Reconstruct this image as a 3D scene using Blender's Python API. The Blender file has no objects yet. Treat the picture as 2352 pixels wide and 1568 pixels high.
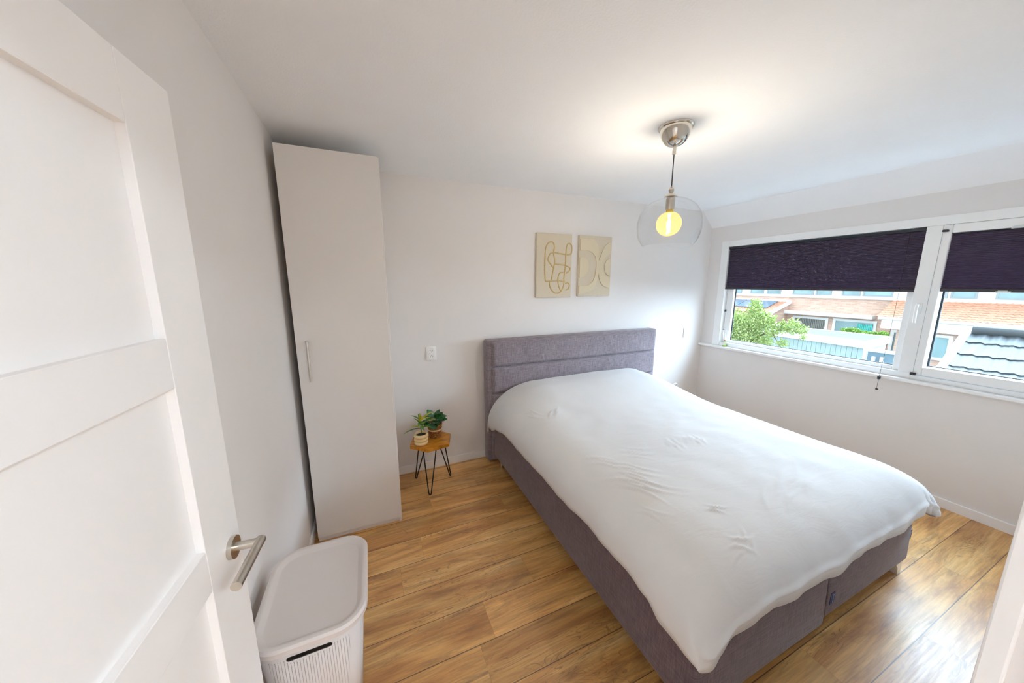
import bpy, bmesh, math, random
from mathutils import Vector, Matrix, noise
random.seed(7)
PI = math.pi
D = bpy.data
SC = bpy.context.scene
COL = SC.collection

# ------------------------------------------------------------------ camera
yaw, pitch, roll, FPX = math.radians(23.283), math.radians(9.961), math.radians(-0.088), 758.3
CAMH = 1.64
fw = Vector((math.sin(yaw)*math.cos(pitch), math.cos(yaw)*math.cos(pitch), -math.sin(pitch)))
rt = Vector((math.cos(yaw), -math.sin(yaw), 0)); up = rt.cross(fw)
rt2 = rt*math.cos(roll) + up*math.sin(roll); up2 = up*math.cos(roll) - rt*math.sin(roll)
cd = D.cameras.new('camera'); cam = D.objects.new('camera', cd); COL.objects.link(cam)
cd.sensor_width = 36.0; cd.lens = FPX/2352*36.0; cd.clip_start = 0.01; cd.clip_end = 200
m = Matrix((rt2, up2, -fw)).transposed().to_4x4(); m.translation = Vector((0, 0, CAMH))
cam.matrix_world = m
SC.camera = cam

# ------------------------------------------------------------------ world, lights, exposure
w = D.worlds.new('sky'); SC.world = w; w.use_nodes = True
nt = w.node_tree; nt.nodes.clear()
def wn_(t, **k):
    q = nt.nodes.new(t)
    for a_, v_ in k.items(): setattr(q, a_, v_)
    return q
wo = wn_('ShaderNodeOutputWorld'); bg = wn_('ShaderNodeBackground')
tc = wn_('ShaderNodeTexCoord'); nrm = wn_('ShaderNodeVectorMath', operation='NORMALIZE'); nt.links.new(tc.outputs['Generated'], nrm.inputs[0])
# hazy bright sky towards the window side (+X, half high), duller blue sky elsewhere
dt = wn_('ShaderNodeVectorMath', operation='DOT_PRODUCT'); nt.links.new(nrm.outputs[0], dt.inputs[0])
dt.inputs[1].default_value = Vector((math.cos(math.radians(38)), -.12, math.sin(math.radians(38)))).normalized()
rp = wn_('ShaderNodeValToRGB'); nt.links.new(dt.outputs['Value'], rp.inputs[0]); rp.color_ramp.interpolation = 'EASE'
rp.color_ramp.elements[0].position = 0.30; rp.color_ramp.elements[0].color = (.10, .108, .117, 1)
rp.color_ramp.elements[1].position = 0.97; rp.color_ramp.elements[1].color = (.69, .875, 1.11, 1)
nt.links.new(rp.outputs[0], bg.inputs[0]); nt.links.new(bg.outputs[0], wo.inputs[0])
bg.inputs[1].default_value = 5.8

vs = SC.view_settings
SC.display_settings.display_device = 'sRGB'
vs.view_transform = 'Standard'; vs.look = 'None'; vs.gamma = 1.0; vs.use_curve_mapping = False
vs.exposure = 2.46
SC.cycles.max_bounces = 16; SC.cycles.diffuse_bounces = 12; SC.cycles.glossy_bounces = 6
SC.cycles.transmission_bounces = 8; SC.cycles.transparent_max_bounces = 16
SC.cycles.sample_clamp_indirect = 8

def portal(name, loc, sx_, sy_):
    l = D.lights.new(name, 'AREA'); l.shape = 'RECTANGLE'; l.size = sx_; l.size_y = sy_
    l.cycles.is_portal = True
    o = D.objects.new(name, l); COL.objects.link(o); o.location = loc
    o.rotation_euler = (0, math.radians(90), 0)     # faces -X, into the room
    return o
portal('window_portal', (3.93, 1.36, 1.50), 1.15, 2.62)

# ------------------------------------------------------------------ helpers
def srgb(r, g, b):
    f = lambda c: (c/255/12.92) if c/255 <= 0.04045 else ((c/255+0.055)/1.055)**2.4
    return (f(r), f(g), f(b), 1)

class NT:
    def __init__(s, name):
        s.m = D.materials.new(name); s.m.use_nodes = True; s.t = s.m.node_tree; s.t.nodes.clear()
        s.out = s.n('ShaderNodeOutputMaterial'); s.p = s.n('ShaderNodeBsdfPrincipled'); s.l(s.p.outputs[0], s.out.inputs[0])
    def n(s, t, **k):
        q = s.t.nodes.new(t)
        for a, v in k.items(): setattr(q, a, v)
        return q
    def l(s, a, b): s.t.links.new(a, b)
    def set(s, **k):
        for a, v in k.items(): s.p.inputs[a.replace('_', ' ')].default_value = v
    def coord(s, kind='Object'): return s.n('ShaderNodeTexCoord').outputs[kind]
    def mapping(s, vec, scale=(1, 1, 1), loc=(0, 0, 0), rot=(0, 0, 0)):
        q = s.n('ShaderNodeMapping'); s.l(vec, q.inputs[0]); q.inputs['Scale'].default_value = scale
        q.inputs['Location'].default_value = loc; q.inputs['Rotation'].default_value = rot; return q.outputs[0]
    def noise(s, vec, scale=5, detail=4, rough=.55, dist=0):
        q = s.n('ShaderNodeTexNoise'); s.l(vec, q.inputs['Vector']); q.inputs['Scale'].default_value = scale
        q.inputs['Detail'].default_value = detail; q.inputs['Roughness'].default_value = rough; q.inputs['Distortion'].default_value = dist
        return q.outputs['Fac']
    def ramp(s, fac, stops):
        q = s.n('ShaderNodeValToRGB'); e = q.color_ramp.elements
        while len(e) < len(stops): e.new(.5)
        for i, (p_, c) in enumerate(stops): e[i].position = p_; e[i].color = c
        s.l(fac, q.inputs[0]); return q.outputs[0]
    def math(s, op, a, b=None, clamp=False):
        q = s.n('ShaderNodeMath', operation=op); q.use_clamp = clamp
        for i, v in enumerate((a, b)):
            if v is None: continue
            if isinstance(v, (int, float)): q.inputs[i].default_value = v
            else: s.l(v, q.inputs[i])
        return q.outputs[0]
    def mix(s, fac, a, b, mode='MIX'):
        q = s.n('ShaderNodeMix', data_type='RGBA', blend_type=mode)
        for i, v in ((0, fac), (6, a), (7, b)):
            if isinstance(v, (int, float)): q.inputs[i].default_value = v
            elif isinstance(v, tuple): q.inputs[i].default_value = v
            else: s.l(v, q.inputs[i])
        return q.outputs[2]
    def bump(s, h, strength=.2, dist=.01):
        q = s.n('ShaderNodeBump'); q.inputs['Strength'].default_value = strength; q.inputs['Distance'].default_value = dist
        s.l(h, q.inputs['Height']); s.l(q.outputs[0], s.p.inputs['Normal']); return q

def simple(name, col, rough=.6, metal=0, spec=.5, nscale=0, namp=.0, bump=0, bscale=200):
    t = NT(name); t.set(Roughness=rough, Metallic=metal); t.p.inputs['Specular IOR Level'].default_value = spec
    c = t.coord()
    if nscale:
        f = t.noise(c, nscale, 3)
        a = tuple(x*(1-namp) for x in col[:3])+(1,); b = tuple(min(1, x*(1+namp)) for x in col[:3])+(1,)
        t.l(t.ramp(f, [(.3, a), (.7, b)]), t.p.inputs['Base Color'])
    else: t.p.inputs['Base Color'].default_value = col
    if bump: t.bump(t.noise(c, bscale, 3), bump, .002)
    return t.m

def lin(r, g, b): return (r, g, b, 1)

# ---- materials
M = {}
M['wall'] = simple('wall_paint', lin(.785, .762, .748), .85, spec=.2, nscale=3, namp=.012, bump=.15, bscale=260)
M['ceil'] = simple('ceiling_plaster', lin(.875, .89, .91), .9, spec=.2, nscale=3, namp=.01, bump=.5, bscale=120)
M['white'] = simple('white_lacquer', lin(.87, .87, .87), .35, nscale=5, namp=.01)
M['door'] = simple('door_lacquer', lin(.86, .84, .825), .4, nscale=5, namp=.01)
M['plastic'] = simple('white_plastic', lin(.87, .87, .86), .3, nscale=20, namp=.01)
M['upvc'] = simple('window_plastic', lin(.87, .88, .88), .3, nscale=8, namp=.01)
M['ward'] = simple('wardrobe_foil', lin(.75, .72, .69), .45, nscale=4, namp=.01)
M['basket'] = simple('basket_plastic', lin(.60, .545, .515), .4, nscale=6, namp=.01)
M['chrome'] = simple('brushed_nickel', lin(.62, .58, .52), .28, metal=1, nscale=30, namp=.06)
M['chrome2'] = simple('polished_nickel', lin(.66, .62, .55), .12, metal=1, nscale=10, namp=.03)
M['greyframe'] = simple('grey_window_frame', lin(.25, .30, .33), .5, nscale=8, namp=.05)
M['black'] = simple('black_metal', lin(.012, .011, .012), .45, nscale=40, namp=.1)
M['blackpl'] = simple('black_plastic', lin(.012, .013, .02), .4, nscale=40, namp=.1)
M['gasket'] = simple('rubber_gasket', lin(.02, .03, .035), .6, nscale=40, namp=.1)
M['rail'] = simple('blind_rail', lin(.012, .02, .03), .35, nscale=30, namp=.1)
M['railb'] = simple('blind_bottom_rail', lin(.045, .038, .05), .35, nscale=30, namp=.1)
M['clear'] = simple('clear_plastic', lin(.7, .75, .75), .15, nscale=10, namp=.02)
M['tag'] = simple('navy_tag', lin(.006, .016, .09), .5, nscale=90, namp=.1)
M['tagmark'] = simple('tag_lettering', lin(.3, .45, .75), .5, nscale=90, namp=.1)
M['cork'] = simple('cork', lin(.32, .16, .07), .8, nscale=90, namp=.3)
M['soil'] = simple('potting_soil', lin(.03, .018, .01), .95, nscale=90, namp=.5, bump=1, bscale=150)
M['steel'] = simple('pale_metal', lin(.72, .70, .66), .3, nscale=20, namp=.03)

def mat_fabric(name, dark, light, s=1.0):
    t = NT(name); c = t.coord()
    a = t.noise(t.mapping(c, (28*s, 28*s, 420*s)), 1, 3, .6)
    b = t.noise(t.mapping(c, (420*s, 420*s, 28*s)), 1, 3, .6)
    cl = t.noise(c, 7, 3)
    f = t.math('ADD', t.math('MULTIPLY', a, .5), t.math('MULTIPLY', b, .5))
    f = t.math('ADD', t.math('MULTIPLY', t.math('SUBTRACT', f, .5), 2.4), .5, True)
    f = t.math('ADD', t.math('MULTIPLY', f, .8), t.math('MULTIPLY', cl, .2))
    t.l(t.ramp(f, [(.15, dark), (.85, light)]), t.p.inputs['Base Color'])
    t.set(Roughness=.85); t.p.inputs['Specular IOR Level'].default_value = .2
    t.p.inputs['Sheen Weight'].default_value = .25; t.p.inputs['Sheen Roughness'].default_value = .5
    t.bump(f, .35, .003); return t.m
M['fabric'] = mat_fabric('taupe_linen', lin(.12, .098, .115), lin(.36, .31, .345), .6)
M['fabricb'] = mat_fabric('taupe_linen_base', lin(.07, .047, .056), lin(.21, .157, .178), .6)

def mat_duvet():
    t = NT('white_cotton'); c = t.coord()
    f = t.noise(c, 3.0, 4); t.l(t.ramp(f, [(.3, lin(.67, .67, .675)), (.7, lin(.70, .70, .705))]), t.p.inputs['Base Color'])
    t.set(Roughness=.8); t.p.inputs['Specular IOR Level'].default_value = .2
    n1 = t.noise(t.mapping(c, (5, 14, 8), rot=(0, 0, .5)), 1, 5, .6, .8)
    n2 = t.noise(t.mapping(c, (600, 600, 600)), 1, 2)
    h = t.math('ADD', n1, t.math('MULTIPLY', n2, .02))
    t.bump(h, .12, .02); return t.m
M['duvet'] = mat_duvet()
M['mattress'] = simple('mattress_ticking', lin(.75, .75, .76), .85, nscale=15, namp=.02)

def mat_floor():
    t = NT('oak_laminate')
    uv = t.n('ShaderNodeUVMap'); uv.uv_map = 'plank'
    at = t.n('ShaderNodeAttribute'); at.attribute_name = 'rnd'
    sp = t.n('ShaderNodeSeparateColor'); t.l(at.outputs['Color'], sp.inputs[0])
    su = t.n('ShaderNodeSeparateXYZ'); t.l(uv.outputs[0], su.inputs[0])
    cb = t.n('ShaderNodeCombineXYZ')
    t.l(su.outputs['X'], cb.inputs[0]); t.l(su.outputs['Y'], cb.inputs[1])
    t.l(t.math('MULTIPLY', sp.outputs[0], 37.0), cb.inputs[2])
    V = cb.outputs[0]
    broad = t.noise(t.mapping(V, (1.3, 9, 1)), 1, 5, .6, .6)
    grain = t.noise(t.mapping(V, (5, 110, 1)), 1, 5, .65, .4)
    swirl = t.noise(t.mapping(V, (2.2, 11, 1)), 1, 2, .5, 1.2)
    # cathedral figure: contour lines of a smooth field
    ring = t.math('FRACT', t.math('MULTIPLY', swirl, 13))
    ring = t.math('ABSOLUTE', t.math('SUBTRACT', ring, .5))
    ring = t.math('SUBTRACT', 1, t.math('MULTIPLY', ring, 9, True), True)
    rmask = t.ramp(t.noise(t.mapping(V, (1.6, 7, 1), loc=(5, 3, 0)), 1, 3), [(.52, (0, 0, 0, 1)), (.62, (1, 1, 1, 1))])
    dk = t.ramp(t.noise(t.mapping(V, (1.8, 13, 1), loc=(9, 1, 4)), 1, 6, .7, .8), [(.50, (0, 0, 0, 1)), (.74, (1, 1, 1, 1))])
    col = t.ramp(broad, [(.28, srgb(166, 110, 52)), (.42, srgb(206, 150, 80)), (.56, srgb(226, 176, 102)), (.72, srgb(238, 198, 130))])
    col = t.mix(t.math('MULTIPLY', dk, .75), col, srgb(112, 72, 40))
    g = t.ramp(grain, [(.35, (0, 0, 0, 1)), (.6, (1, 1, 1, 1))])
    col = t.mix(t.math('MULTIPLY', t.math('SUBTRACT', 1, g), .34), col, srgb(120, 78, 42))
    col = t.mix(t.math('MULTIPLY', t.math('MULTIPLY', ring, rmask), .6), col, srgb(95, 60, 34))
    # knots
    vo = t.n('ShaderNodeTexVoronoi'); t.l(t.mapping(V, (1.7, 4.2, 1)), vo.inputs['Vector']); vo.inputs['Scale'].default_value = 1.0
    kn = t.math('SUBTRACT', 1, t.math('MULTIPLY', vo.outputs['Distance'], 14, True), True)
    kn = t.math('MULTIPLY', kn, t.ramp(t.noise(t.mapping(V, (40, 60, 1)), 1, 3), [(.4, (0, 0, 0, 1)), (.55, (1, 1, 1, 1))]))
    col = t.mix(t.math('MULTIPLY', kn, .8), col, srgb(80, 48, 30))
    # per plank tone
    hs = t.n('ShaderNodeHueSaturation'); t.l(col, hs.inputs['Color'])
    t.l(t.math('ADD', t.math('MULTIPLY', sp.outputs[1], .28), .90), hs.inputs['Value'])
    hs.inputs['Saturation'].default_value = .98
    # gaps: long edges dark, butt joints faint (uv y from 0 to .1966, blue channel = plank length)
    y = su.outputs['Y']; ey = t.math('MINIMUM', y, t.math('SUBTRACT', .1966, y))
    sy_ = t.math('LESS_THAN', ey, .0019)
    sxx = t.math('LESS_THAN', su.outputs['X'], .0012)
    gap = t.math('MAXIMUM', sy_, t.math('MULTIPLY', sxx, .5))
    col = t.mix(t.math('MULTIPLY', gap, .8), hs.outputs[0], srgb(62, 38, 22))
    t.l(col, t.p.inputs['Base Color'])
    t.l(t.ramp(grain, [(.3, (.40,)*3+(1,)), (.7, (.32,)*3+(1,))]), t.p.inputs['Roughness'])
    t.p.inputs['Specular IOR Level'].default_value = 1.0
    h = t.math('SUBTRACT', t.math('MULTIPLY', grain, .25), gap)
    t.bump(h, .12, .002); return t.m
M['floor'] = mat_floor()

def mat_wood(name, cols, scale=(3, 3, 60), rough=.4):
    t = NT(name); c = t.coord()
    f = t.noise(t.mapping(c, scale), 1, 5, .6, 1.0)
    t.l(t.ramp(f, [(.3, cols[0]), (.5, cols[1]), (.72, cols[2])]), t.p.inputs['Base Color']); t.set(Roughness=rough)
    return t.m
M['table'] = mat_wood('acacia_slab', [srgb(140, 86, 20), srgb(200, 132, 36), srgb(222, 160, 64)], (9, 40, 9), .35)
M['bark'] = mat_wood('bark', [srgb(60, 38, 18), srgb(105, 66, 26), srgb(150, 96, 36)], (50, 50, 50), .7)
M['trunk'] = simple('tree_bark', lin(.12, .09, .06), .9, nscale=30, namp=.4)

def mat_glass(name, tint, refl=.08, rough=.0):
    t = NT(name); t.t.nodes.remove(t.p)
    tr = t.n('ShaderNodeBsdfTransparent'); tr.inputs[0].default_value = tint
    gl = t.n('ShaderNodeBsdfGlossy'); gl.inputs['Roughness'].default_value = rough
    fr = t.n('ShaderNodeLayerWeight'); fr.inputs[0].default_value = .5
    pw = t.math('ADD', t.math('MULTIPLY', t.math('POWER', fr.outputs['Facing'], 5.0), refl*4), .02)
    mx = t.n('ShaderNodeMixShader'); t.l(pw, mx.inputs[0])
    t.l(tr.outputs[0], mx.inputs[1]); t.l(gl.outputs[0], mx.inputs[2]); t.l(mx.outputs[0], t.out.inputs[0])
    return t.m
M['pane'] = mat_glass('window_glass', (.93, .96, .95, 1), .05)
M['globe'] = mat_glass('globe_glass', (.985, .985, .985, 1), .11, .03)
M['bottle'] = mat_glass('bottle_glass', (.86, .90, .78, 1), .2)
M['amber'] = mat_glass('amber_bulb_glass', (1.0, .955, .82, 1), .06)
_t = M['amber'].node_tree; _e = _t.nodes.new('ShaderNodeEmission'); _e.inputs[0].default_value = (1, .58, .05, 1); _e.inputs[1].default_value = .09
_a = _t.nodes.new('ShaderNodeAddShader'); _o = next(n for n in _t.nodes if n.type == 'OUTPUT_MATERIAL'); _s = _o.inputs[0].links[0].from_socket
_t.links.new(_s, _a.inputs[0]); _t.links.new(_e.outputs[0], _a.inputs[1]); _t.links.new(_a.outputs[0], _o.inputs[0])   # the lit bulb's own glow

def mat_emit(name, col, s):
    t = NT(name); t.p.inputs['Base Color'].default_value = col
    t.p.inputs['Emission Color'].default_value = col; t.p.inputs['Emission Strength'].default_value = s; return t.m
M['filament'] = mat_emit('glowing_filament', (1, .91, .84, 1), 430)
M['fillglow'] = mat_emit('added_fill_glow', (.76, .89, 1.0, 1), 15)  # emission of the added fill light in the hall

def mat_blind():
    t = NT('plum_pleated_fabric'); c = t.coord()
    f = t.noise(t.mapping(c, (30, 30, 300)), 1, 3)
    col = t.ramp(f, [(.3, lin(.075, .055, .10)), (.7, lin(.13, .10, .16))])
    s_ = t.n('ShaderNodeSeparateXYZ'); t.l(c, s_.inputs[0])
    cr = t.math('LESS_THAN', t.math('FRACT', t.math('ADD', t.math('DIVIDE', s_.outputs['Z'], .0118), 60.25)), .26)
    col = t.mix(cr, col, lin(.20, .165, .235))
    t.l(col, t.p.inputs['Base Color']); t.set(Roughness=.7)
    tl = t.n('ShaderNodeBsdfTranslucent'); tl.inputs[0].default_value = lin(.035, .025, .05)
    ad = t.n('ShaderNodeAddShader'); t.l(t.p.outputs[0], ad.inputs[0]); t.l(tl.outputs[0], ad.inputs[1]); t.l(ad.outputs[0], t.out.inputs[0])
    return t.m
M['blind'] = mat_blind()

def mat_plaster(name, a, b):
    t = NT(name); c = t.coord(); f = t.noise(c, 330, 4, .7)
    t.l(t.ramp(f, [(.35, a), (.6, b)]), t.p.inputs['Base Color']); t.set(Roughness=.9); t.bump(f, .8, .004); return t.m
M['art_rough'] = mat_plaster('speckled_cream_plaster', lin(.54, .45, .31), lin(.84, .77, .63))
M['art_smooth'] = mat_plaster('smooth_cream_relief', lin(.74, .65, .47), lin(.79, .70, .52))
M['rope'] = mat_plaster('jute_rope', lin(.46, .31, .10), lin(.78, .62, .32))

# ---- mesh builder
class MB:
    def __init__(s): s.b = bmesh.new()
    def box(s, x0, x1, y0, y1, z0, z1, bev=0, seg=2):
        r = bmesh.ops.create_cube(s.b, size=1); vv = r['verts']
        for v in vv: v.co = Vector(((x0+x1)/2+v.co.x*(x1-x0), (y0+y1)/2+v.co.y*(y1-y0), (z0+z1)/2+v.co.z*(z1-z0)))
        if bev:
            es = list({e for v in vv for e in v.link_edges})
            bmesh.ops.bevel(s.b, geom=es, offset=bev, segments=seg, affect='EDGES', profile=.5)
        return s
    def ring(s, c, u, v, r, n):
        return [s.b.verts.new(Vector(c)+u*math.cos(2*PI*i/n)*r+v*math.sin(2*PI*i/n)*r) for i in range(n)]
    def skin(s, a, b):
        n = len(a)
        for i in range(n): s.b.faces.new((a[i], a[(i+1) % n], b[(i+1) % n], b[i]))
    def tube(s, pts, r, n=12, cap=True, closed=False):
        pts = [Vector(p) for p in pts]; rs = r if isinstance(r, (list, tuple)) else [r]*len(pts)
        rings = []; prev = None; N = len(pts)
        for i, p in enumerate(pts):
            if closed: d = pts[(i+1) % N]-pts[i-1]
            else: d = pts[min(i+1, N-1)]-pts[max(i-1, 0)]
            d.normalize()
            if prev is None: u = d.orthogonal().normalized()
            else: u = (prev-d*prev.dot(d)).normalized()
            prev = u; rings.append(s.ring(p, u, d.cross(u), rs[i], n))
        for i in range(N-1): s.skin(rings[i], rings[i+1])
        if closed: s.skin(rings[-1], rings[0])
        elif cap: s.b.faces.new(list(reversed(rings[0]))); s.b.faces.new(rings[-1])
        return s
    def lathe(s, prof, c=(0, 0, 0), n=32, capb=False, capt=False):
        c = Vector(c); rr = [s.ring(c+Vector((0, 0, z)), Vector((1, 0, 0)), Vector((0, 1, 0)), max(r, 1e-4), n) for r, z in prof]
        for i in range(len(rr)-1): s.skin(rr[i], rr[i+1])
        if capb: s.b.faces.new(list(reversed(rr[0])))
        if capt: s.b.faces.new(rr[-1])
        return s
    def prism(s, poly, fn, t0, t1):
        """poly: 2D points; fn(u,v,t)->3D"""
        a = [s.b.verts.new(fn(u, v, t0)) for u, v in poly]; b = [s.b.verts.new(fn(u, v, t1)) for u, v in poly]
        s.skin(a, b); s.b.faces.new(list(reversed(a))); s.b.faces.new(b); return s
    def quad(s, *p): s.b.faces.new([s.b.verts.new(q) for q in p]); return s
    def strip(s, A, B, fn, t0, t1):
        """flat band between open polylines A and B, extruded"""
        n = len(A)
        a0 = [s.b.verts.new(fn(*p, t0)) for p in A]; a1 = [s.b.verts.new(fn(*p, t1)) for p in A]
        b0 = [s.b.verts.new(fn(*p, t0)) for p in B]; b1 = [s.b.verts.new(fn(*p, t1)) for p in B]
        for i in range(n-1):
            s.b.faces.new((a1[i], a1[i+1], b1[i+1], b1[i])); s.b.faces.new((a0[i], a0[i+1], a1[i+1], a1[i]))
            s.b.faces.new((b0[i], b1[i], b1[i+1], b0[i+1])); s.b.faces.new((a0[i], b0[i], b0[i+1], a0[i+1]))
        for i in (0, n-1): s.b.faces.new((a0[i], a1[i], b1[i], b0[i]))
        return s

ORG = {}
def thing(name, loc, label, cat, group=None, kind=None):
    o = D.objects.new(name, None); COL.objects.link(o); o.location = loc; o.empty_display_size = .1
    ORG[o.name] = Vector(loc); o['label'] = label
    if cat: o['category'] = cat
    if group: o['group'] = group
    if kind: o['kind'] = kind
    return o
def obj(name, mb, mat, parent=None, smooth=False, origin=None, label=None, cat=None, group=None, kind=None):
    b = mb.b if isinstance(mb, MB) else mb
    bmesh.ops.recalc_face_normals(b, faces=b.faces)
    me = D.meshes.new(name)
    org = ORG[parent.name] if parent else (Vector(origin) if origin else Vector((0, 0, 0)))
    if org.length: bmesh.ops.translate(b, verts=b.verts, vec=-org)
    b.to_mesh(me); b.free()
    for mm in (mat if isinstance(mat, list) else [mat]): me.materials.append(M[mm] if isinstance(mm, str) else mm)
    if smooth:
        for p in me.polygons: p.use_smooth = True
        if smooth is not True: me.set_sharp_from_angle(angle=math.radians(smooth))
    o = D.objects.new(name, me); COL.objects.link(o)
    if parent: o.parent = parent
    else: o.location = org
    ORG[o.name] = org
    if label: o['label'] = label
    if cat: o['category'] = cat
    if group: o['group'] = group
    if kind: o['kind'] = kind
    return o
def copy_tree(o, parent=None):
    c = o.copy(); COL.objects.link(c)
    if parent: c.parent = parent
    for ch in list(o.children): copy_tree(ch, c)
    return c
def catmull(pts, k=6, closed=False):
    P = [Vector(p) for p in pts]; n = len(P); out = []
    rng = range(n) if closed else range(n-1)
    for i in rng:
        g = (lambda j: P[j % n]) if closed else (lambda j: P[min(max(j, 0), n-1)])
        a, b, c, d = g(i-1), g(i), g(i+1), g(i+2)
        for j in range(k):
            t = j/k; out.append(.5*((2*b)+(c-a)*t+(2*a-5*b+4*c-d)*t*t+(3*b-a-3*c+d)*t**3))
    if not closed: out.append(P[-1])
    return out
def struct(name, mb, mat, label=None, **k): return obj(name, mb, mat, kind='structure', label=label, cat=None, **k)

# ------------------------------------------------------------------ room shell
XL, XR, YB, YF, ZC = -0.443, 3.80, 2.816, 0.06, 2.46
XJ = 0.53        # doorway reveal
HY = -2.3        # far end of the hallway
# floor of planks, one face per plank
PW = .1966; Y0 = .427; PL = 1.29
seams = {10: .72, 9: .325, 8: .825, 7: .20, 6: 1.35, 5: .74, 4: .436, 3: 1.65, 2: 1.1, 1: .55, 0: 2.99, 11: .30, -1: 2.3, 12: .7}
fb = bmesh.new(); uvl = fb.loops.layers.uv.new('plank'); cl = fb.loops.layers.float_color.new('rnd')
rr = random.Random(11)
for k in range(-15, 14):
    ya, yb = max(Y0+k*PW, HY), min(Y0+(k+1)*PW, YB)
    if yb <= ya: continue
    s = seams.get(k, rr.random()*PL); x = s-PL*math.ceil((s-XL)/PL)
    while x < XR:
        xa, xb = max(x, XL), min(x+PL, XR)
        c = (rr.random(), rr.random(), rr.random(), 1)
        if xb > xa:
            f = fb.faces.new([fb.verts.new((px, py, 0)) for px, py in ((xa, ya), (xb, ya), (xb, yb), (xa, yb))])
            for lp in f.loops:
                lp[uvl].uv = (lp.vert.co.x-x, lp.vert.co.y-(Y0+k*PW)); lp[cl] = c
        x += PL
bmesh.ops.remove_doubles(fb, verts=fb.verts, dist=1e-5)
fl = obj('floor', fb, 'floor', kind='structure', label='honey oak laminate plank floor')
# slab under the floor
struct('trim_1', MB().box(XL, XR, HY, YB, -.2, -.004), 'white', label='floor slab under the laminate planks')
# ceiling with the slope above the window
cb = MB()
cb.prism([(XL, ZC), (3.62, ZC), (XR+.3, ZC-.485), (XR+.3, ZC+.2), (XL, ZC+.2)], lambda u, v, t: (u, t, v), HY, YB)
struct('ceiling', cb, 'ceil', label='white plastered ceiling sloping down above the window')
struct('wall_back', MB().box(XL-.2, XR+.3, YB, YB+.2, -.2, ZC+.2), 'wall', label='cream painted wall behind the headboard')
struct('wall_left', MB().box(XL-.2, XL, HY, YB, -.2, ZC+.2), 'wall', label='cream painted wall behind the open door')
WY0, WY1, WZ0, WZ1 = 0.12, 2.665, 0.91, 2.11
wr = MB()
wr.box(XR, XR+.25, HY, YB, -.2, WZ0-.025); wr.box(XR, XR+.25, HY, YB, WZ1, 2.31)
wr.box(XR, XR+.25, WY1, YB, WZ0-.025, WZ1); wr.box(XR, XR+.25, HY, WY0, WZ0-.025, WZ1)
struct('wall_right', wr, 'wall', label='cream painted wall under and around the window')
wf = MB(); wf.box(XJ, XR, -.12, YF, -.0, ZC+.05); wf.box(XL, XJ, -.12, YF, 2.10, ZC+.05)
struct('wall_front', wf, 'wall', label='cream painted wall with the doorway, its edge beside the camera')
wh = MB(); wh.box(1.25, 1.4, HY, -.12, -.0, ZC+.05); wh.box(XL, 1.4, HY-.15, HY, -.2, ZC+.05)
struct('wall_hall', wh, 'wall', label='cream walls of the hallway behind the camera')
BBH = .068
struct('baseboard_back', MB().box(.115, XR, YB-.013, YB, 0, BBH, .002), 'white', label='white baseboard along the headboard wall')
struct('baseboard_right', MB().box(XR-.014, XR, YF, YB-.013, 0, BBH, .002), 'white', label='white baseboard under the window')
struct('baseboard_left', MB().box(XL, XL+.013, .12, YB, 0, BBH, .002), 'white', label='white baseboard along the left wall')
struct('baseboard_front', MB().box(XJ, XR-.014, YF, YF+.013, 0, BBH, .002), 'white', label='white baseboard beside the doorway')
# light edge strip on the doorway corner
struct('trim_2', MB().box(XJ-.003, XJ+.014, YF-.012, YF+.004, 0, 2.10, .002), 'white', label='narrow white corner strip on the doorway edge')

# ------------------------------------------------------------------ window
W = thing('window_1', (3.87, 1.85, WZ0), 'fixed window light over the bed with white plastic frame', None, kind='structure')
fr = MB(); X0, X1 = 3.79, 3.88
fr.box(X0, X1, WY1-.082, WY1, WZ0, WZ1, .003); fr.box(X0, X1, WY0, WY1-.082, 2.045, WZ1, .003)
fr.box(X0+.012, X1, 1.05, WY1-.082, WZ0, .955, .003)
fr.box(X0+.004, X1, 1.0385, 1.118, .955, 2.045, .003)
fr.box(3.835, X1, 2.50, WY1-.082, .955, 2.045, .004); fr.box(3.835, X1, 1.118, 1.165, .955, 2.045, .004); fr.box(3.835, X1, 1.165, 2.50, .955, .985, .004)
fr.box(3.835, X1, 1.165, 2.50, 2.0, 2.045, .004)
obj('window_frame', fr, 'upvc', W)
gk = MB(); gx0, gx1 = 3.866, 3.872
gk.box(gx0, gx1, 1.165, 1.172, .985, 2.0); gk.box(gx0, gx1, 2.490, 2.50, .985, 2.0); gk.box(gx0, gx1, 1.172, 2.49, .985, .991)
obj('gasket', gk, 'gasket', W, label='dark rubber gasket')
obj('pane', MB().box(3.867, 3.871, 1.165, 2.50, .985, 2.0), 'pane', W)
W2 = thing('window_2', (3.87, .6, WZ0), 'opening window light at the right with white plastic sash and handle', None, kind='structure')
fr = MB(); ya, yb = .20, 1.040
fr.box(X0+.012, X1, WY0, 1.05, WZ0, .945, .003); fr.box(X0, X1, WY0, ya, .945, 2.045, .003)
obj('window_frame', fr, 'upvc', W2)
sb = MB(); sx0 = 3.79
sb.box(sx0, X1, yb-.045, yb-.0018, .95, 2.0440, .006); sb.box(sx0, X1, ya, ya+.06, .95, 2.0440, .006)
sb.box(sx0, X1, ya+.06, yb-.045, .95, 1.015, .006); sb.box(sx0, X1, ya+.06, yb-.045, 1.985, 2.0440, .006)
obj('sash', sb, 'upvc', W2)
gk = MB(); gk.box(gx0, gx1, ya+.06, ya+.068, 1.015, 1.985); gk.box(gx0-.005, gx1, yb-.055, yb-.045, 1.015, 1.985); gk.box(gx0, gx1, ya+.068, yb-.055, 1.015, 1.021)
obj('gasket', gk, 'gasket', W2, label='dark rubber gasket')
obj('pane', MB().box(3.867, 3.871, ya+.06, yb-.045, 1.015, 1.985), 'pane', W2)
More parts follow.
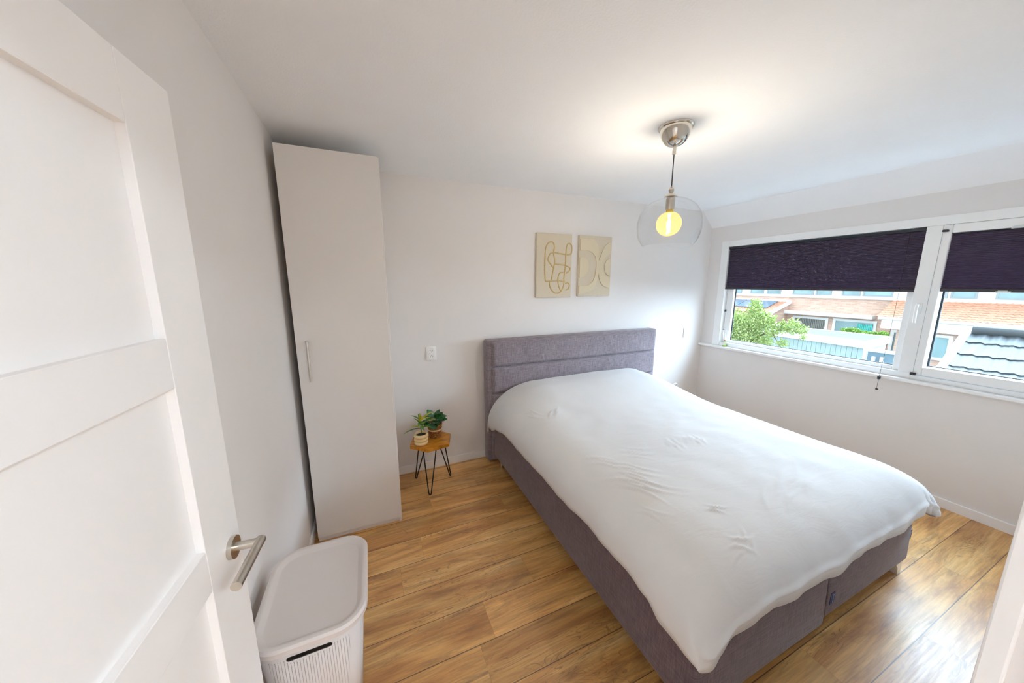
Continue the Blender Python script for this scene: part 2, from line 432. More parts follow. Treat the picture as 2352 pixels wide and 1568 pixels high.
hd = MB(); hy = 1.075
hd.box(3.782, 3.796, hy-.015, hy+.015, 1.41, 1.49, .004)
hd.tube([(3.79, hy, 1.472), (3.755, hy, 1.472)], .009)
hd.tube(catmull([(3.757, hy, 1.482), (3.750, hy, 1.46), (3.752, hy, 1.40), (3.757, hy, 1.345)]), .009)
obj('window_handle', hd, 'plastic', W2, smooth=40, label='white lever handle')
struct('trim_3', MB().box(3.752, 3.90, WY0-.02, YB, WZ0-.026, WZ0, .006, 3), 'white', label='white window sill board')

# ------------------------------------------------------------------ door leaf
DT = Vector((.072, 1, 0)).normalized(); DN = Vector((1, -.072, 0)).normalized()
D0 = Vector((-.4104, 0, 0))
def dp(d, n, z): # d: coordinate along y at the visible face, n outwards to camera
    p = D0+Vector((.072, 1, 0))*d+DN*n; return (p.x, p.y, z)
def dbox(mb, d0, d1, n0, n1, z0, z1, bev=.0015):
    t = MB(); t.box(d0, d1, n0, n1, z0, z1, bev)
    for v in t.b.verts: v.co = Vector(dp(v.co.x, v.co.y, v.co.z))
    me = D.meshes.new('t'); t.b.to_mesh(me); t.b.free(); mb.b.from_mesh(me); D.meshes.remove(me)
DR = thing('door_1', dp(.12, -.02, .01), 'white panelled bedroom door standing open against the left wall', None, kind='structure')
dm = MB(); e0, e1, s0, s1 = .12, .952, .245, .812
dbox(dm, e0, s0, -.04, 0, .01, 2.02); dbox(dm, s1, e1, -.04, 0, .01, 2.02)
rails = [(.01, .165), (.53, .625), (.99, 1.086), (1.444, 1.54), (1.905, 2.02)]
for a, b in rails: dbox(dm, s0+.0005, s1-.0005, -.04, 0, a, b)
obj('door_frame_leaf', dm, 'door', DR)
pz = [(.165, .53), (.625, .99), (1.086, 1.444), (1.54, 1.905)]
for a, b in pz:
    pm = MB(); dbox(pm, s0-.005, s1+.005, -.026, -.016, a-.005, b+.005, .001)
    obj('door_panel', pm, 'door', DR)
hd = MB(); hc = .905; hz = 1.017
hd.tube([dp(hc, .0, hz), dp(hc, .010, hz)], .026, 32)
ros = obj('handle_rosette', hd, 'chrome', DR, smooth=40)
hd = MB(); hd.tube([dp(hc, .008, hz), dp(hc, .064, hz)], .0100, 20)
hd.tube([dp(hc+.010, .058, hz), dp(hc-.130, .058, hz)], .0105, 24)
obj('door_handle', hd, 'chrome', DR, smooth=40, label='brushed steel lever handle')
hd = MB(); hd.tube([dp(hc, -.04, hz), dp(hc, -.048, hz)], .026, 32)
obj('rear_rosette', hd, 'chrome', DR, smooth=40)
for z in (.25, 1.0, 1.8):
    hh = MB(); hh.tube([dp(.112, -.045, z), dp(.112, -.045, z+.09)], .007, 12); obj('hinge', hh, 'chrome', DR, smooth=40)

# ------------------------------------------------------------------ wardrobe
wx0, wx1, wy0, wy1, wz = -.404, .108, 2.197, YB-.004, 2.362
WD = thing('wardrobe', (wx0+.25, wy0+.3, 0), 'tall narrow cream wardrobe with one door in the left corner', 'wardrobe')
bd = MB(); th = .018
bd.box(wx0, wx0+th, wy0+.022, wy1, 0, wz, .001); bd.box(wx1-th, wx1, wy0+.012, wy1, 0, wz, .001)
bd.box(wx0+th, wx1-th, wy0+.022, wy1, wz-th, wz); bd.box(wx0+th, wx1-th, wy0+.022, wy1, .055, .055+th)
bd.box(wx0+th, wx1-th, wy1-.008, wy1, .07, wz-th)
obj('body', bd, 'ward', WD)
obj('plinth', MB().box(wx0+th, wx1-th, wy0+.022, wy0+.038, 0, .055), 'ward', WD)
dr = obj('door', MB().box(wx0+.001, wx1-.009, wy0, wy0+.019, .040, wz-.001, .0012), 'ward', WD)
hb = MB(); hx = -.343; hyy = wy0-.034
hb.tube([(hx, hyy, 1.078), (hx, hyy, 1.320)], .0065, 16)
hb.tube([(hx, wy0, 1.095), (hx, hyy, 1.095)], .005, 12); hb.tube([(hx, wy0, 1.303), (hx, hyy, 1.303)], .005, 12)
obj('handle', hb, 'chrome', dr, smooth=40, label='slim steel bar handle')

# ------------------------------------------------------------------ wall sockets
def socket(x, z, label):
    T = thing('wall_socket', (x, YB, z), label, 'socket', 'double wall sockets beside the bed')
    pl = MB(); pl.box(x-.042, x+.042, YB-.011, YB, z-.060, z+.060, .004)
    p = obj('cover_plate', pl, 'plastic', T, smooth=40)
    for dz, sg in ((.027, -1), (-.027, 1)):
        s_ = MB(); fnc = lambda r, y: [(x+r*math.cos(a), y, z+dz+r*math.sin(a)) for a in [2*PI*i/32 for i in range(32)]]
        rings = [[s_.b.verts.new(q) for q in fnc(r, y)] for r, y in ((.024, YB-.0112), (.0235, YB-.0135), (.0212, YB-.0135), (.0205, YB-.0114), (.001, YB-.0114))]
        for a, b in zip(rings, rings[1:]): s_.skin(a, b)
        so = obj('socket_ring', s_, 'plastic', T, smooth=40)
        h_ = MB()
        for hx_, hz_ in ((-.0095, 0), (.0095, 0), (0, sg*.011)):
            h_.tube([(x+hx_, YB-.0119, z+dz+hz_), (x+hx_, YB-.0112, z+dz+hz_)], .0026, 12)
        obj('pin_hole', h_, 'blackpl', so, label='dark pin holes')
socket(.458, 1.052, 'white double socket on the wall above the small hexagonal table')
socket(3.512, 1.048, 'white double socket on the wall right of the headboard')

# ------------------------------------------------------------------ bed
bx0, bx1, by0, by1 = .953, 2.715, .607, 2.645
BD = thing('upholstered_bed', ((bx0+bx1)/2, 1.7, 0), 'large double bed upholstered in taupe fabric against the back wall', 'bed')
hb = MB(); hx0, hx1 = .915, 2.886
hb.box(hx0, hx1, 2.675, 2.792, .012, 1.150, .022, 4)
HB = obj('headboard', hb, 'fabric', BD, smooth=50)
def pad(x0, x1, z0, z1, y0=2.648, y1=2.70):
    t = MB(); nx, nz = 90, 26; V = []
    for j in range(nz+1):
        row = []
        for i in range(nx+1):
            u = i/nx; v = j/nz; ux = x0+(x1-x0)*u; vz = z0+(z1-z0)*v
            ex = min(ux-x0, x1-ux)/.030; ez = min(vz-z0, z1-vz)/.024
            f = lambda q: math.sqrt(max(0, 1-(1-min(q, 1))**2))
            d = f(ex)*f(ez)
            row.append(t.b.verts.new((ux, y1-(y1-y0)*(.25+.75*d)+.0015*math.sin(u*40+v*3), vz)))
        V.append(row)
    for j in range(nz):
        for i in range(nx): t.b.faces.new((V[j][i], V[j][i+1], V[j+1][i+1], V[j+1][i]))
    per = [V[0][i] for i in range(nx+1)]+[V[j][nx] for j in range(1, nz+1)]+[V[nz][i] for i in range(nx-1, -1, -1)]+[V[j][0] for j in range(nz-1, 0, -1)]
    bk = [t.b.verts.new((v.co.x, y1, v.co.z)) for v in per]; t.skin(per, bk); t.b.faces.new(bk)
    return t
for a, b in ((.915, 1.140), (.667, .913), (.42, .665), (.03, .418)):
    obj('padded_panel', pad(hx0+.028, hx1-.018, a, b), 'fabric', HB, smooth=60)
def base_box(x0, x1, y0):
    t = MB(); t.box(x0, x1, y0, by1-.01, .085, .432, .03, 4)
    for v in t.b.verts:   # front corners and top drawn in
        f = max(0, (v.co.z-.33)/.10); cx_ = (x0+x1)/2
        v.co.x = cx_+(v.co.x-cx_)*(1-.012*f) + 0
        if v.co.y < y0+.2: v.co.y += .012*f
    return t
Bm = 1.822
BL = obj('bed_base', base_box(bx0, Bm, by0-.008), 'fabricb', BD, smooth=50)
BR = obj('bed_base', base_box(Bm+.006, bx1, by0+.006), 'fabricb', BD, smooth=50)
obj('mattress', MB().box(bx0+.02, bx1-.02, by0+.03, by1-.01, .434, .585, .04, 4), 'mattress', BD, smooth=50)
def foot(x, y, sx_, sy_):
    t = MB()
    poly = [(0, .088), (.075, .088), (.075, .075), (.05, .05), (.036, .0), (0, 0)]
    t.prism(poly, lambda u, v, q: (x+sx_*u, y+q*sy_, v), 0, .075)
    for v in t.b.verts:
        pass
    return t
obj('leg', foot(2.695, .625, -1, 1), 'steel', BD, label='pale metal corner foot')
obj('leg', foot(bx0+.02, .625, 1, 1), 'steel', BD, label='pale metal corner foot')
t = MB(); t.tube([(1.0, 2.57, 0), (1.0, 2.57, .088)], .018, 16); obj('leg', t, 'chrome2', BD, smooth=40, label='chrome foot by the headboard')
t = MB(); t.tube([(2.66, 2.57, 0), (2.66, 2.57, .088)], .018, 16); obj('leg', t, 'chrome2', BD, smooth=40)
for ox, base, yy in ((Bm, BL, by0-.012), (bx1-.006, BR, by0+.020)):
    t = MB(); t.box(ox-.006, ox+.030, yy-.001, yy+.001, .205, .265)
    tg = obj('woven_tag', t, 'tag', base, label='small navy blue side tag')
    t = MB()
    for k in range(5):
        zz = .251-k*.0095; wd = (.010, .006, .007, .005, .009)[k]
        t.box(ox+.010, ox+.010+wd, yy-.0018, yy-.001, zz-.0028, zz+.0028)
        t.box(ox+.010, ox+.0125, yy-.0018, yy-.001, zz-.005, zz+.003)
    obj('tag_mark', t, 'tagmark', tg, label='pale blue woven lettering')

# ------------------------------------------------------------------ duvet
def lerp_tab(tab, x):
    tab = sorted(tab)
    if x <= tab[0][0]: return tab[0][1]
    for (a, fa), (b, fb_) in zip(tab, tab[1:]):
        if x <= b:
            q = (x-a)/(b-a); q = q*q*(3-2*q); return fa+(fb_-fa)*q
    return tab[-1][1]
hemL = [(.50, .40), (.60, .41), (.70, .430), (.78, .468), (.9, .490), (.99, .478), (1.22, .485), (1.5, .478), (1.7, .486), (2.0, .480), (2.2, .488), (2.38, .455), (2.52, .40), (2.66, .372)]
hemR = [(.5, .43), (.7, .36), (.9, .42), (1.5, .42), (2.66, .42)]
hemF = [(.88, .392), (.94, .392), (1.0, .415), (1.08, .448), (1.2, .474), (1.37, .466), (1.55, .470), (1.7, .456), (1.8, .472), (2.0, .462), (2.17, .458), (2.35, .468), (2.45, .480), (2.56, .475), (2.63, .44), (2.72, .40)]
dx0, dx1, dy0, dy1 = .888, 2.775, .552, 2.640
wrk = [  # x, y, angle, length, width, height, count, spacing
 (1.06, 2.09, 1.9, .09, .010, .007, 3, .035), (1.22, 2.02, .5, .08, .010, .006, 3, .03),
 (1.66, 1.34, .9, .06, .007, .006, 5, .028), (1.83, 1.335, .9, .06, .007, .007, 6, .026),
 (1.15, 1.10, -1.05, .16, .010, .009, 4, .034), (1.22, 1.20, -1.0, .12, .010, .006, 4, .036), (1.15, 1.34, -.9, .12, .010, .005, 3, .04),
 (1.36, 1.35, -.6, .10, .010, .005, 4, .04), (1.32, .84, -.7, .05, .009, .008, 2, .03),
 (1.24, .68, -.5, .06, .010, .007, 2, .04), (1.29, .675, .6, .05, .010, .004, 2, .03), (1.20, .665, .1, .08, .009, .004, 2, .035),
 (1.06, .95, -1.2, .07, .008, .006, 2, .03), (1.7, .8, .3, .15, .015, .003, 3, .06), (1.95, .85, .25, .2, .02, .003, 3, .07)]
def wrinkles(x, y):
    h = 0
    for wx, wy, an, L_, w_, ht, n, sp_ in wrk:
        ca, sa = math.cos(an), math.sin(an)
        u = (x-wx)*ca+(y-wy)*sa; v = -(x-wx)*sa+(y-wy)*ca
        if abs(u) > L_*2.5 or abs(v) > n*sp_+.1: continue
        for k in range(n):
            o = (k-(n-1)/2)*sp_; vv = v-o*.75-.25*u*u*(1 if k % 2 else -1)/max(L_, .05); uu = u-L_*.4*math.sin(k*2.3)
            h += 1.25*ht*math.exp(-(vv/(w_*.62))**2)*math.exp(-(uu/(L_*.6))**2)
    return h
def duv():
    t = MB(); NX, NY = 300, 300; V = []
    def sp(u, k):  # denser toward 0 and 1
        return u+k*(-math.sin(2*PI*u)/(2*PI))
    for j in range(NY+1):
        b = sp(j/NY, .85); row = []
        for i in range(NX+1):
            a = sp(i/NX, .88)
            # rounded plan corners at the foot
            x = dx0+(dx1-dx0)*a; y = dy0+(dy1-dy0)*b
            dl, dr_, df, dh = x-dx0, dx1-x, y-dy0, dy1-y
            for (cx_, sx_) in ((dx0, 1), (dx1, -1)):
                R_ = .06; ex = R_-(x-cx_)*sx_; ey = R_-(y-dy0)
                if ex > 0 and ey > 0:   # squeeze square corner to a round one
                    mm_ = max(ex, ey); q = math.hypot(ex, ey)
                    k_ = 1+(mm_/q-1)*(mm_/R_)*.55
                    x = cx_+sx_*(R_-ex*k_); y = dy0+R_-ey*k_
            wl, wr_, wf_ = 1/(dl+.006)**2, 1/(dr_+.006)**2, 1/(df+.006)**2
            hem = (lerp_tab(hemL, y)*wl+lerp_tab(hemR, y)*wr_+lerp_tab(hemF, x)*wf_)/(wl+wr_+wf_)
            q = max(0, min(1, (y-1.75)/.75)); q = q*q*(3-2*q)
            top = .672+.088*q+.010*math.sin(x*2.1+.5)*math.sin(y*1.7)+.012*noise.noise(Vector((x*1.7, y*1.7, 3)))
            top += wrinkles(x, y)+.0035*noise.noise(Vector((x*7, y*9, 1)))
            def roll(d, w_, n):
                s_ = max(0, min(1, d/w_)); return (1-(1-s_)**n)**(1/n)
            wdl = .34+.16*q
            r_ = roll(dl, wdl, 2.3)*roll(dr_, .40, 2.4)*roll(df, .26, 2.6)
            z = hem+(top-hem)*r_
            hd_ = max(0, min(1, dh/.03)); z -= .05*(1-math.sqrt(1-(1-hd_)**2)) if hd_ < 1 else 0
            # outward swing and ripples of the hanging edge
            low = max(0, 1-(z-hem)/.14)
            nx_ = -wl/(wl+wr_+wf_)+wr_/(wl+wr_+wf_); ny_ = -wf_/(wl+wr_+wf_)
            pr = (x*1.0-y*1.0)
            amp = low*(.010*noise.noise(Vector((x*9, y*9, 2)))+.012*noise.noise(Vector((x*3.2, y*3.2, 7))))
            if x > 2.55 and y < .85: amp += low*.018*math.sin(pr*75)
            # fold line above the foot hem
            if df < .12: amp += .010*math.exp(-((z-hem-.055)/.012)**2)*wf_/(wl+wr_+wf_)
            z += low*.006*noise.noise(Vector((x*14, y*14, 5)))
            row.append(t.b.verts.new((x+nx_*amp, y+ny_*amp, z)))
        V.append(row)
    for j in range(NY):
        for i in range(NX): t.b.faces.new((V[j][i], V[j][i+1], V[j+1][i+1], V[j+1][i]))
    return t
DV = obj('duvet', duv(), 'duvet', smooth=True, origin=(1.83, 1.6, .62), label='plain white duvet spread over the bed, corners hanging down', cat='duvet')
so = DV.modifiers.new('thickness', 'SOLIDIFY'); so.thickness = .012; so.offset = -1

# ------------------------------------------------------------------ art panels
def art_fn(x0, x1, z0, z1, px0, px1, py0, py1):
    def f(p, q, t): return (x0+(x1-x0)*(p-px0)/(px1-px0), t, z1-(z1-z0)*(q-py0)/(py1-py0))
    return f
A1 = thing('relief_panel', (1.638, YB, 1.80), 'cream textured wall panel with looping rope lines, left of the pair', 'wall art', 'pair of cream relief panels')
ax0, ax1, az0, az1 = 1.446, 1.830, 1.507, 2.098
obj('backing_board', MB().box(ax0, ax1, YB-.030, YB, az0, az1, .005, 2), 'art_rough', A1)
F1 = art_fn(ax0, ax1, az0, az1, 298, 872, 255, 1305)
ropes = [
 [(440, 1030), (428, 860), (430, 700), (440, 500), (490, 405), (555, 400), (578, 470), (566, 560), (588, 700), (566, 850), (540, 1010)],
 [(572, 570), (515, 580), (478, 680), (520, 745), (562, 800)],
 [(560, 555), (650, 570), (760, 585), (850, 578), (868, 500), (860, 430), (825, 402), (785, 430), (768, 560), (765, 750), (745, 1000)],
 [(592, 745), (680, 752), (765, 765), (838, 800), (838, 850), (780, 895)],
 [(440, 1030), (500, 1032), (650, 1025), (765, 1040)],
 [(508, 1040), (525, 1140), (600, 1225), (690, 1215), (740, 1120), (750, 1010)],
 [(700, 1200), (655, 1080), (650, 960), (680, 893), (730, 885)],
 [(770, 1070), (815, 1058), (842, 1100), (825, 1160), (780, 1185)]]
for rp_ in ropes:
    t = MB(); t.tube(catmull([F1(p, q, YB-.031) for p, q in rp_], 5), .0062, 8)
    obj('rope_line', t, 'rope', A1, smooth=True)
A2 = thing('relief_panel', (2.107, YB, 1.80), 'cream textured wall panel with smooth curved bands, right of the pair', 'wall art', 'pair of cream relief panels')
ax0, ax1, az0, az1 = 1.911, 2.305, 1.512, 2.100
obj('backing_board', MB().box(ax0, ax1, YB-.030, YB, az0, az1, .005, 2), 'art_rough', A2)
F2 = art_fn(ax0, ax1, az0, az1, 985, 1532, 300, 1280)
def band(A, B):
    a = [tuple(v)[:2] for v in catmull([(p, q, 0) for p, q in A], 5)]; b = [tuple(v)[:2] for v in catmull([(p, q, 0) for p, q in B], 5)]
    n = 40
    def res(L):
        return [L[min(len(L)-1, round(i*(len(L)-1)/n))] for i in range(n+1)]
    return MB().strip(res(a), res(b), lambda p, q, t: F2(p, q, t), YB-.028, YB-.040)
obj('curved_band', band([(996, 360), (1120, 358), (1225, 365), (1295, 470), (1305, 640), (1320, 800), (1298, 1000), (1250, 1130), (1160, 1195), (996, 1235)],
                        [(996, 540), (1080, 535), (1165, 550), (1240, 620), (1268, 720), (1268, 830), (1245, 980), (1200, 1060), (1120, 1105), (996, 1105)]), 'art_smooth', A2)
obj('curved_band', band([(996, 650), (1060, 655), (1120, 700), (1140, 780), (1125, 870), (1070, 950), (996, 975)], [(996, 660), (996, 700), (996, 740), (996, 800), (996, 860), (996, 920), (996, 970)]), 'art_smooth', A2)
obj('curved_band', band([(1510, 385), (1450, 410), (1385, 490), (1345, 600), (1312, 690), (1316, 800), (1318, 930), (1350, 1040), (1410, 1110), (1510, 1140)],
                        [(1510, 580), (1470, 590), (1425, 630), (1395, 700), (1388, 760), (1390, 820), (1405, 900), (1440, 940), (1480, 955), (1510, 960)]), 'art_smooth', A2)
obj('curved_band', band([(1510, 650), (1470, 665), (1430, 710), (1412, 790), (1430, 880), (1475, 930), (1510, 940)], [(1510, 660), (1510, 700), (1510, 750), (1510, 790), (1510, 840), (1510, 900), (1510, 935)]), 'art_smooth', A2)

# ------------------------------------------------------------------ pendant lamp
lx, ly = 1.563, 1.422
PN = thing('pendant_lamp', (lx, ly, ZC), 'clear glass globe pendant lamp with a glowing amber bulb over the bed', 'lamp')
t = MB(); t.lathe([(.008, ZC-.098), (.022, ZC-.096), (.038, ZC-.090), (.053, ZC-.078), (.065, ZC-.060), (.073, ZC-.040), (.078, ZC-.020), (.079, ZC-.012), (.086, ZC-.010), (.088, ZC-.005), (.088, ZC)], (lx, ly, 0), 48, True, True)
obj('ceiling_canopy', t, 'chrome2', PN, smooth=40)
t = MB(); t.lathe([(.006, ZC-.140), (.0095, ZC-.137), (.0095, ZC-.098), (.006, ZC-.094)], (lx, ly, 0), 20, True, True); obj('cord_grip', t, 'chrome', PN, smooth=40)
t = MB(); t.tube([(lx, ly, 2.155), (lx, ly, ZC-.135)], .0030, 10); obj('cord', t, simple('grey_cord', lin(.06, .06, .07), .6, nscale=60, namp=.2), PN, smooth=True)
gz = 1.952; GR = .166; GV = .150
t = MB(); pr = [(0.004, 2.160), (.010, 2.157), (.014, 2.148), (.0145, 2.140), (.011, 2.130), (.009, 2.126), (.018, 2.124), (.028, 2.118), (.034, 2.110), (.034, 2.106), (.020, 2.104)]
t.lathe(list(reversed(pr)), (lx, ly, 0), 32, True, True); obj('socket_cap', t, 'chrome', PN, smooth=40)
t = MB(); t.lathe([(.023, 2.040), (.0235, 2.042), (.0235, 2.100), (.019, 2.105)], (lx, ly, 0), 32, True, True); obj('lamp_socket', t, 'chrome', PN, smooth=40)
t = MB(); pf = []
a1 = math.asin((.034/GR)**1.15); a0 = PI-math.acos(((gz-1.848)/GV)**1.15)
for i in range(41):
    a = a1+(a0-a1)*i/40; pf.append((GR*math.sin(a)**.87, gz+GV*math.copysign(abs(math.cos(a))**.87, math.cos(a))))
pf = [(.030, gz+GV+.001)]+pf
inn = [(r-.0022, z) for r, z in reversed(pf)]
t.lathe(pf+inn+[pf[0]], (lx, ly, 0), 64)
obj('glass_globe', t, 'globe', PN, smooth=True)
t = MB(); t.lathe([(.017, 2.022), (.019, 2.022), (.019, 2.042), (.017, 2.043)], (lx, ly, 0), 24, True, True)
blb_cap = obj('bulb_cap', t, simple('brass_cap', lin(.7, .5, .12), .35, metal=1, nscale=30, namp=.05), PN, smooth=40)
t = MB(); pf = [(.0005, 1.900)]
for i in range(1, 28):
    a = PI*(1-i/28*.86); pf.append((.066*math.sin(a), 1.965+.066*math.cos(a)))
pf += [(.017, 2.028)]
t.lathe(pf, (lx, ly, 0), 40); BLB = obj('light_bulb', t, 'amber', PN, smooth=True, label='amber globe bulb, lit')
t = MB(); t.tube([(lx+.008*math.cos(k*1.3), ly+.008*math.sin(k*1.3), 1.945+k*.0018) for k in range(20)], .0025, 6)
obj('filament', t, 'filament', BLB, smooth=True, label='glowing filament')
t = MB(); t.lathe([(.003, 1.945), (.004, 1.99), (.008, 2.01), (.012, 2.025)], (lx, ly, 0), 16, True, True); obj('glass_stem', t, 'clear', BLB, smooth=True)
# added fill light that brightens the room, unseen in the hall behind the camera
HL = thing('hall_fill_light', (.98, -1.25, ZC), 'added round fill light on the hallway ceiling, unseen behind the camera', 'lamp')
t = MB(); t.lathe([(.26, ZC-.07), (.27, ZC-.06), (.27, ZC)], (.98, -1.25, 0), 48, False, True); obj('fill_housing', t, 'white', HL, smooth=40)
t = MB(); t.lathe([(.001, ZC-.085), (.2, ZC-.08), (.255, ZC-.07), (.255, ZC-.06)], (.98, -1.25, 0), 48); obj('fill_diffuser', t, 'fillglow', HL, smooth=True)

# ------------------------------------------------------------------ laundry basket
bcx, bcy = -.238, 1.192; bhx, bhy, bh = .162, .208, .60
def rrect(hx_, hy_, r, n=8):
    pts = []
    for (sx_, sy_, a0_) in ((1, 1, 0), (-1, 1, PI/2), (-1, -1, PI), (1, -1, 3*PI/2)):
        for i in range(n+1):
            a = a0_+PI/2*i/n; pts.append((bcx+sx_*(hx_-r)+r*math.cos(a), bcy+sy_*(hy_-r)+r*math.sin(a)))
    return pts
def rings_mesh(levels, closeb=False, closet=False):
    t = MB(); R_ = []
    for hx_, hy_, r, z in levels: R_.append([t.b.verts.new((x, y, z)) for x, y in rrect(hx_, hy_, r)])
    for a, b in zip(R_, R_[1:]): t.skin(a, b)
    if closeb: t.b.faces.new(list(reversed(R_[0])))
    if closet: t.b.faces.new(R_[-1])
    return t
def mat_perf():
    t = NT('perforated_plastic'); c = t.coord('Object')
    s_ = t.n('ShaderNodeSeparateXYZ'); t.l(c, s_.inputs[0])
    geo = t.n('ShaderNodeNewGeometry'); nn = t.n('ShaderNodeSeparateXYZ'); t.l(geo.outputs['Normal'], nn.inputs[0])
    xx, yy, zz = s_.outputs
    fx = t.math('GREATER_THAN', t.math('ABSOLUTE', nn.outputs['X']), t.math('ABSOLUTE', nn.outputs['Y']))
    u = t.math('ADD', t.math('MULTIPLY', fx, yy), t.math('MULTIPLY', t.math('SUBTRACT', 1, fx), xx))
    pu, pv, r = .0078, .0052, .0011
    du = t.math('SUBTRACT', t.math('MULTIPLY', t.math('FRACT', t.math('ADD', t.math('DIVIDE', u, pu), 100)), pu), pu/2)
    dv = t.math('SUBTRACT', t.math('MULTIPLY', t.math('FRACT', t.math('DIVIDE', zz, pv)), pv), pv/2)
    d2 = t.math('ADD', t.math('MULTIPLY', du, du), t.math('MULTIPLY', dv, dv))
    hole = t.math('LESS_THAN', d2, r*r)
    # hand slot on the front
    zs = t.math('SUBTRACT', zz, .545); xs = t.math('SUBTRACT', t.math('ABSOLUTE', xx), .052)
    xs = t.math('MAXIMUM', xs, 0)
    sl = t.math('LESS_THAN', t.math('ADD', t.math('MULTIPLY', xs, xs), t.math('MULTIPLY', zs, zs)), .0082**2)
    sl = t.math('MULTIPLY', sl, t.math('SUBTRACT', 1, fx))
    # plain band at the top and at rounded corners
    ok = t.math('LESS_THAN', zz, .548)
    near = t.math('LESS_THAN', t.math('ADD', t.math('MULTIPLY', xs, xs), t.math('MULTIPLY', zs, zs)), .013**2)
    ok = t.math('MULTIPLY', ok, t.math('SUBTRACT', 1, near))
    cn = t.math('MINIMUM', t.math('ABSOLUTE', nn.outputs['X']), t.math('ABSOLUTE', nn.outputs['Y']))
    ok = t.math('MULTIPLY', ok, t.math('LESS_THAN', cn, .45)); ok = t.math('MULTIPLY', ok, t.math('GREATER_THAN', zz, .03))
    al = t.math('SUBTRACT', 1, t.math('MAXIMUM', t.math('MULTIPLY', hole, ok), sl))
    t.l(al, t.p.inputs['Alpha']); t.p.inputs['Base Color'].default_value = lin(.60, .545, .515); t.set(Roughness=.4)
    return t.m
M['perf'] = mat_perf()
LB = thing('laundry_basket', (bcx, bcy, 0), 'beige plastic laundry basket with perforated sides behind the open door', 'laundry basket')
t = rings_mesh([(bhx-.062, bhy-.055, .055, .003), (bhx-.056, bhy-.050, .06, .0), (bhx-.034, bhy-.028, .070, .30), (bhx-.012, bhy-.010, .080, .578)])
# bottom + inner shell
ob = obj('basket_body', t, 'perf', LB, smooth=True)
so = ob.modifiers.new('thickness', 'SOLIDIFY'); so.thickness = .0025; so.offset = -1
obj('basket_bottom', rings_mesh([(bhx-.060, bhy-.054, .055, .004), (bhx-.060, bhy-.054, .055, .008)], True, True), 'basket', LB)
lv = [(bhx-.004, bhy-.004, .086, .572), (bhx+.001, bhy+.001, .090, .576), (bhx+.002, bhy+.002, .091, .592), (bhx-.003, bhy-.003, .088, .600), (bhx-.012, bhy-.012, .080, .6015),
      (bhx-.019, bhy-.019, .075, .5985), (bhx-.030, bhy-.030, .066, .589), (bhx-.033, bhy-.033, .064, .588)]
obj('lid', rings_mesh(lv, True, True), 'basket', LB, smooth=35)

# ------------------------------------------------------------------ hexagonal plant table
ht = .40; thk = .028
def RAYPT(px, py, z):   # measured outline of the slab, resolved once to floor coordinates
    d = fw*FPX+rt2*(px-1176)-up2*(py-784); k = (z-CAMH)/d.z; return (d.x*k, d.y*k)
hexo = [RAYPT(880+x/3.92, 760+y/3.92, ht) for x, y in ((240, 1028), (400, 1066), (598, 1010), (606, 920), (545, 905), (277, 935))]
hexo = [(.213, 2.508), (.330, 2.392), (.503, 2.424), (.552, 2.594), (.455, 2.712), (.262, 2.668)]
hcx = sum(p[0] for p in hexo)/6; hcy = sum(p[1] for p in hexo)/6
TB = thing('side_table', (hcx, hcy, 0), 'small hexagonal wooden table on black hairpin legs beside the wardrobe', 'table')
t = MB(); t.prism(hexo, lambda u, v, q: (u, v, q), ht-thk, ht)
es = [e for e in t.b.edges]; bmesh.ops.bevel(t.b, geom=es, offset=.003, segments=2, affect='EDGES')
obj('table_top', t, 'table', TB)
for (fx_, fy_) in ((.268, 2.690), (.336, 2.414), (.540, 2.618)):
    dx_, dy_ = fx_-hcx, fy_-hcy; L_ = math.hypot(dx_, dy_); ux, uy = dx_/L_, dy_/L_; tx, ty = -uy, ux
    tp = (hcx+ux*.085, hcy+uy*.085)
    a = (tp[0]+tx*.052, tp[1]+ty*.052, ht-thk-.001); b = (tp[0]-tx*.052, tp[1]-ty*.052, ht-thk-.001)
    bend = [(fx_+tx*.010, fy_+ty*.010, .020), (fx_+tx*.006, fy_+ty*.006, .007), (fx_, fy_, .0045), (fx_-tx*.006, fy_-ty*.006, .007), (fx_-tx*.010, fy_-ty*.010, .020)]
    t = MB(); t.tube([a]+bend+[b], .0048, 10)
    t.box(tp[0]-.03, tp[0]+.03, tp[1]-.03, tp[1]+.03, ht-thk-.003, ht-thk)
    obj('leg', t, 'black', TB, smooth=40)

# potted plants
def leaf_mesh(mb, base, direc, length, width, droop, roll_=0, n=8, mi=0, fold=.25):
    d = Vector(direc).normalized(); side = d.cross(Vector((0, 0, 1)))
    if side.length < 1e-3: side = Vector((1, 0, 0))
    side.normalize(); side = Matrix.Rotation(roll_, 3, d) @ side
    rows = []; p = Vector(base)
    for i in range(n+1):
        u = i/n; wdt = width*math.sin(PI*min(1, u*.93+.05))**.8*(1-.25*u)
        nrm = side.cross(d).normalized()
        rows.append([mb.b.verts.new(p-side*wdt/2+nrm*wdt*fold), mb.b.verts.new(p), mb.b.verts.new(p+side*wdt/2+nrm*wdt*fold)])
        p = p+d*length/n; d = (d+Vector((0, 0, -droop/n))).normalized()
    for a, b in zip(rows, rows[1:]):
        for k in range(2):
            f = mb.b.faces.new((a[k], a[k+1], b[k+1], b[k])); f.material_index = mi
def mat_leaf(name, a, b, rough=.4):
    t = NT(name); c = t.coord(); f = t.noise(c, 40, 3)
    t.l(t.ramp(f, [(.35, a), (.65, b)]), t.p.inputs['Base Color']); t.set(Roughness=rough); return t.m
M['croton'] = mat_leaf('variegated_leaf', lin(.02, .09, .012), lin(.16, .30, .035))
M['crotony'] = mat_leaf('yellow_leaf', lin(.30, .34, .02), lin(.62, .50, .04))
M['peper'] = mat_leaf('glossy_round_leaf', lin(.012, .065, .016), lin(.035, .16, .04), .25)
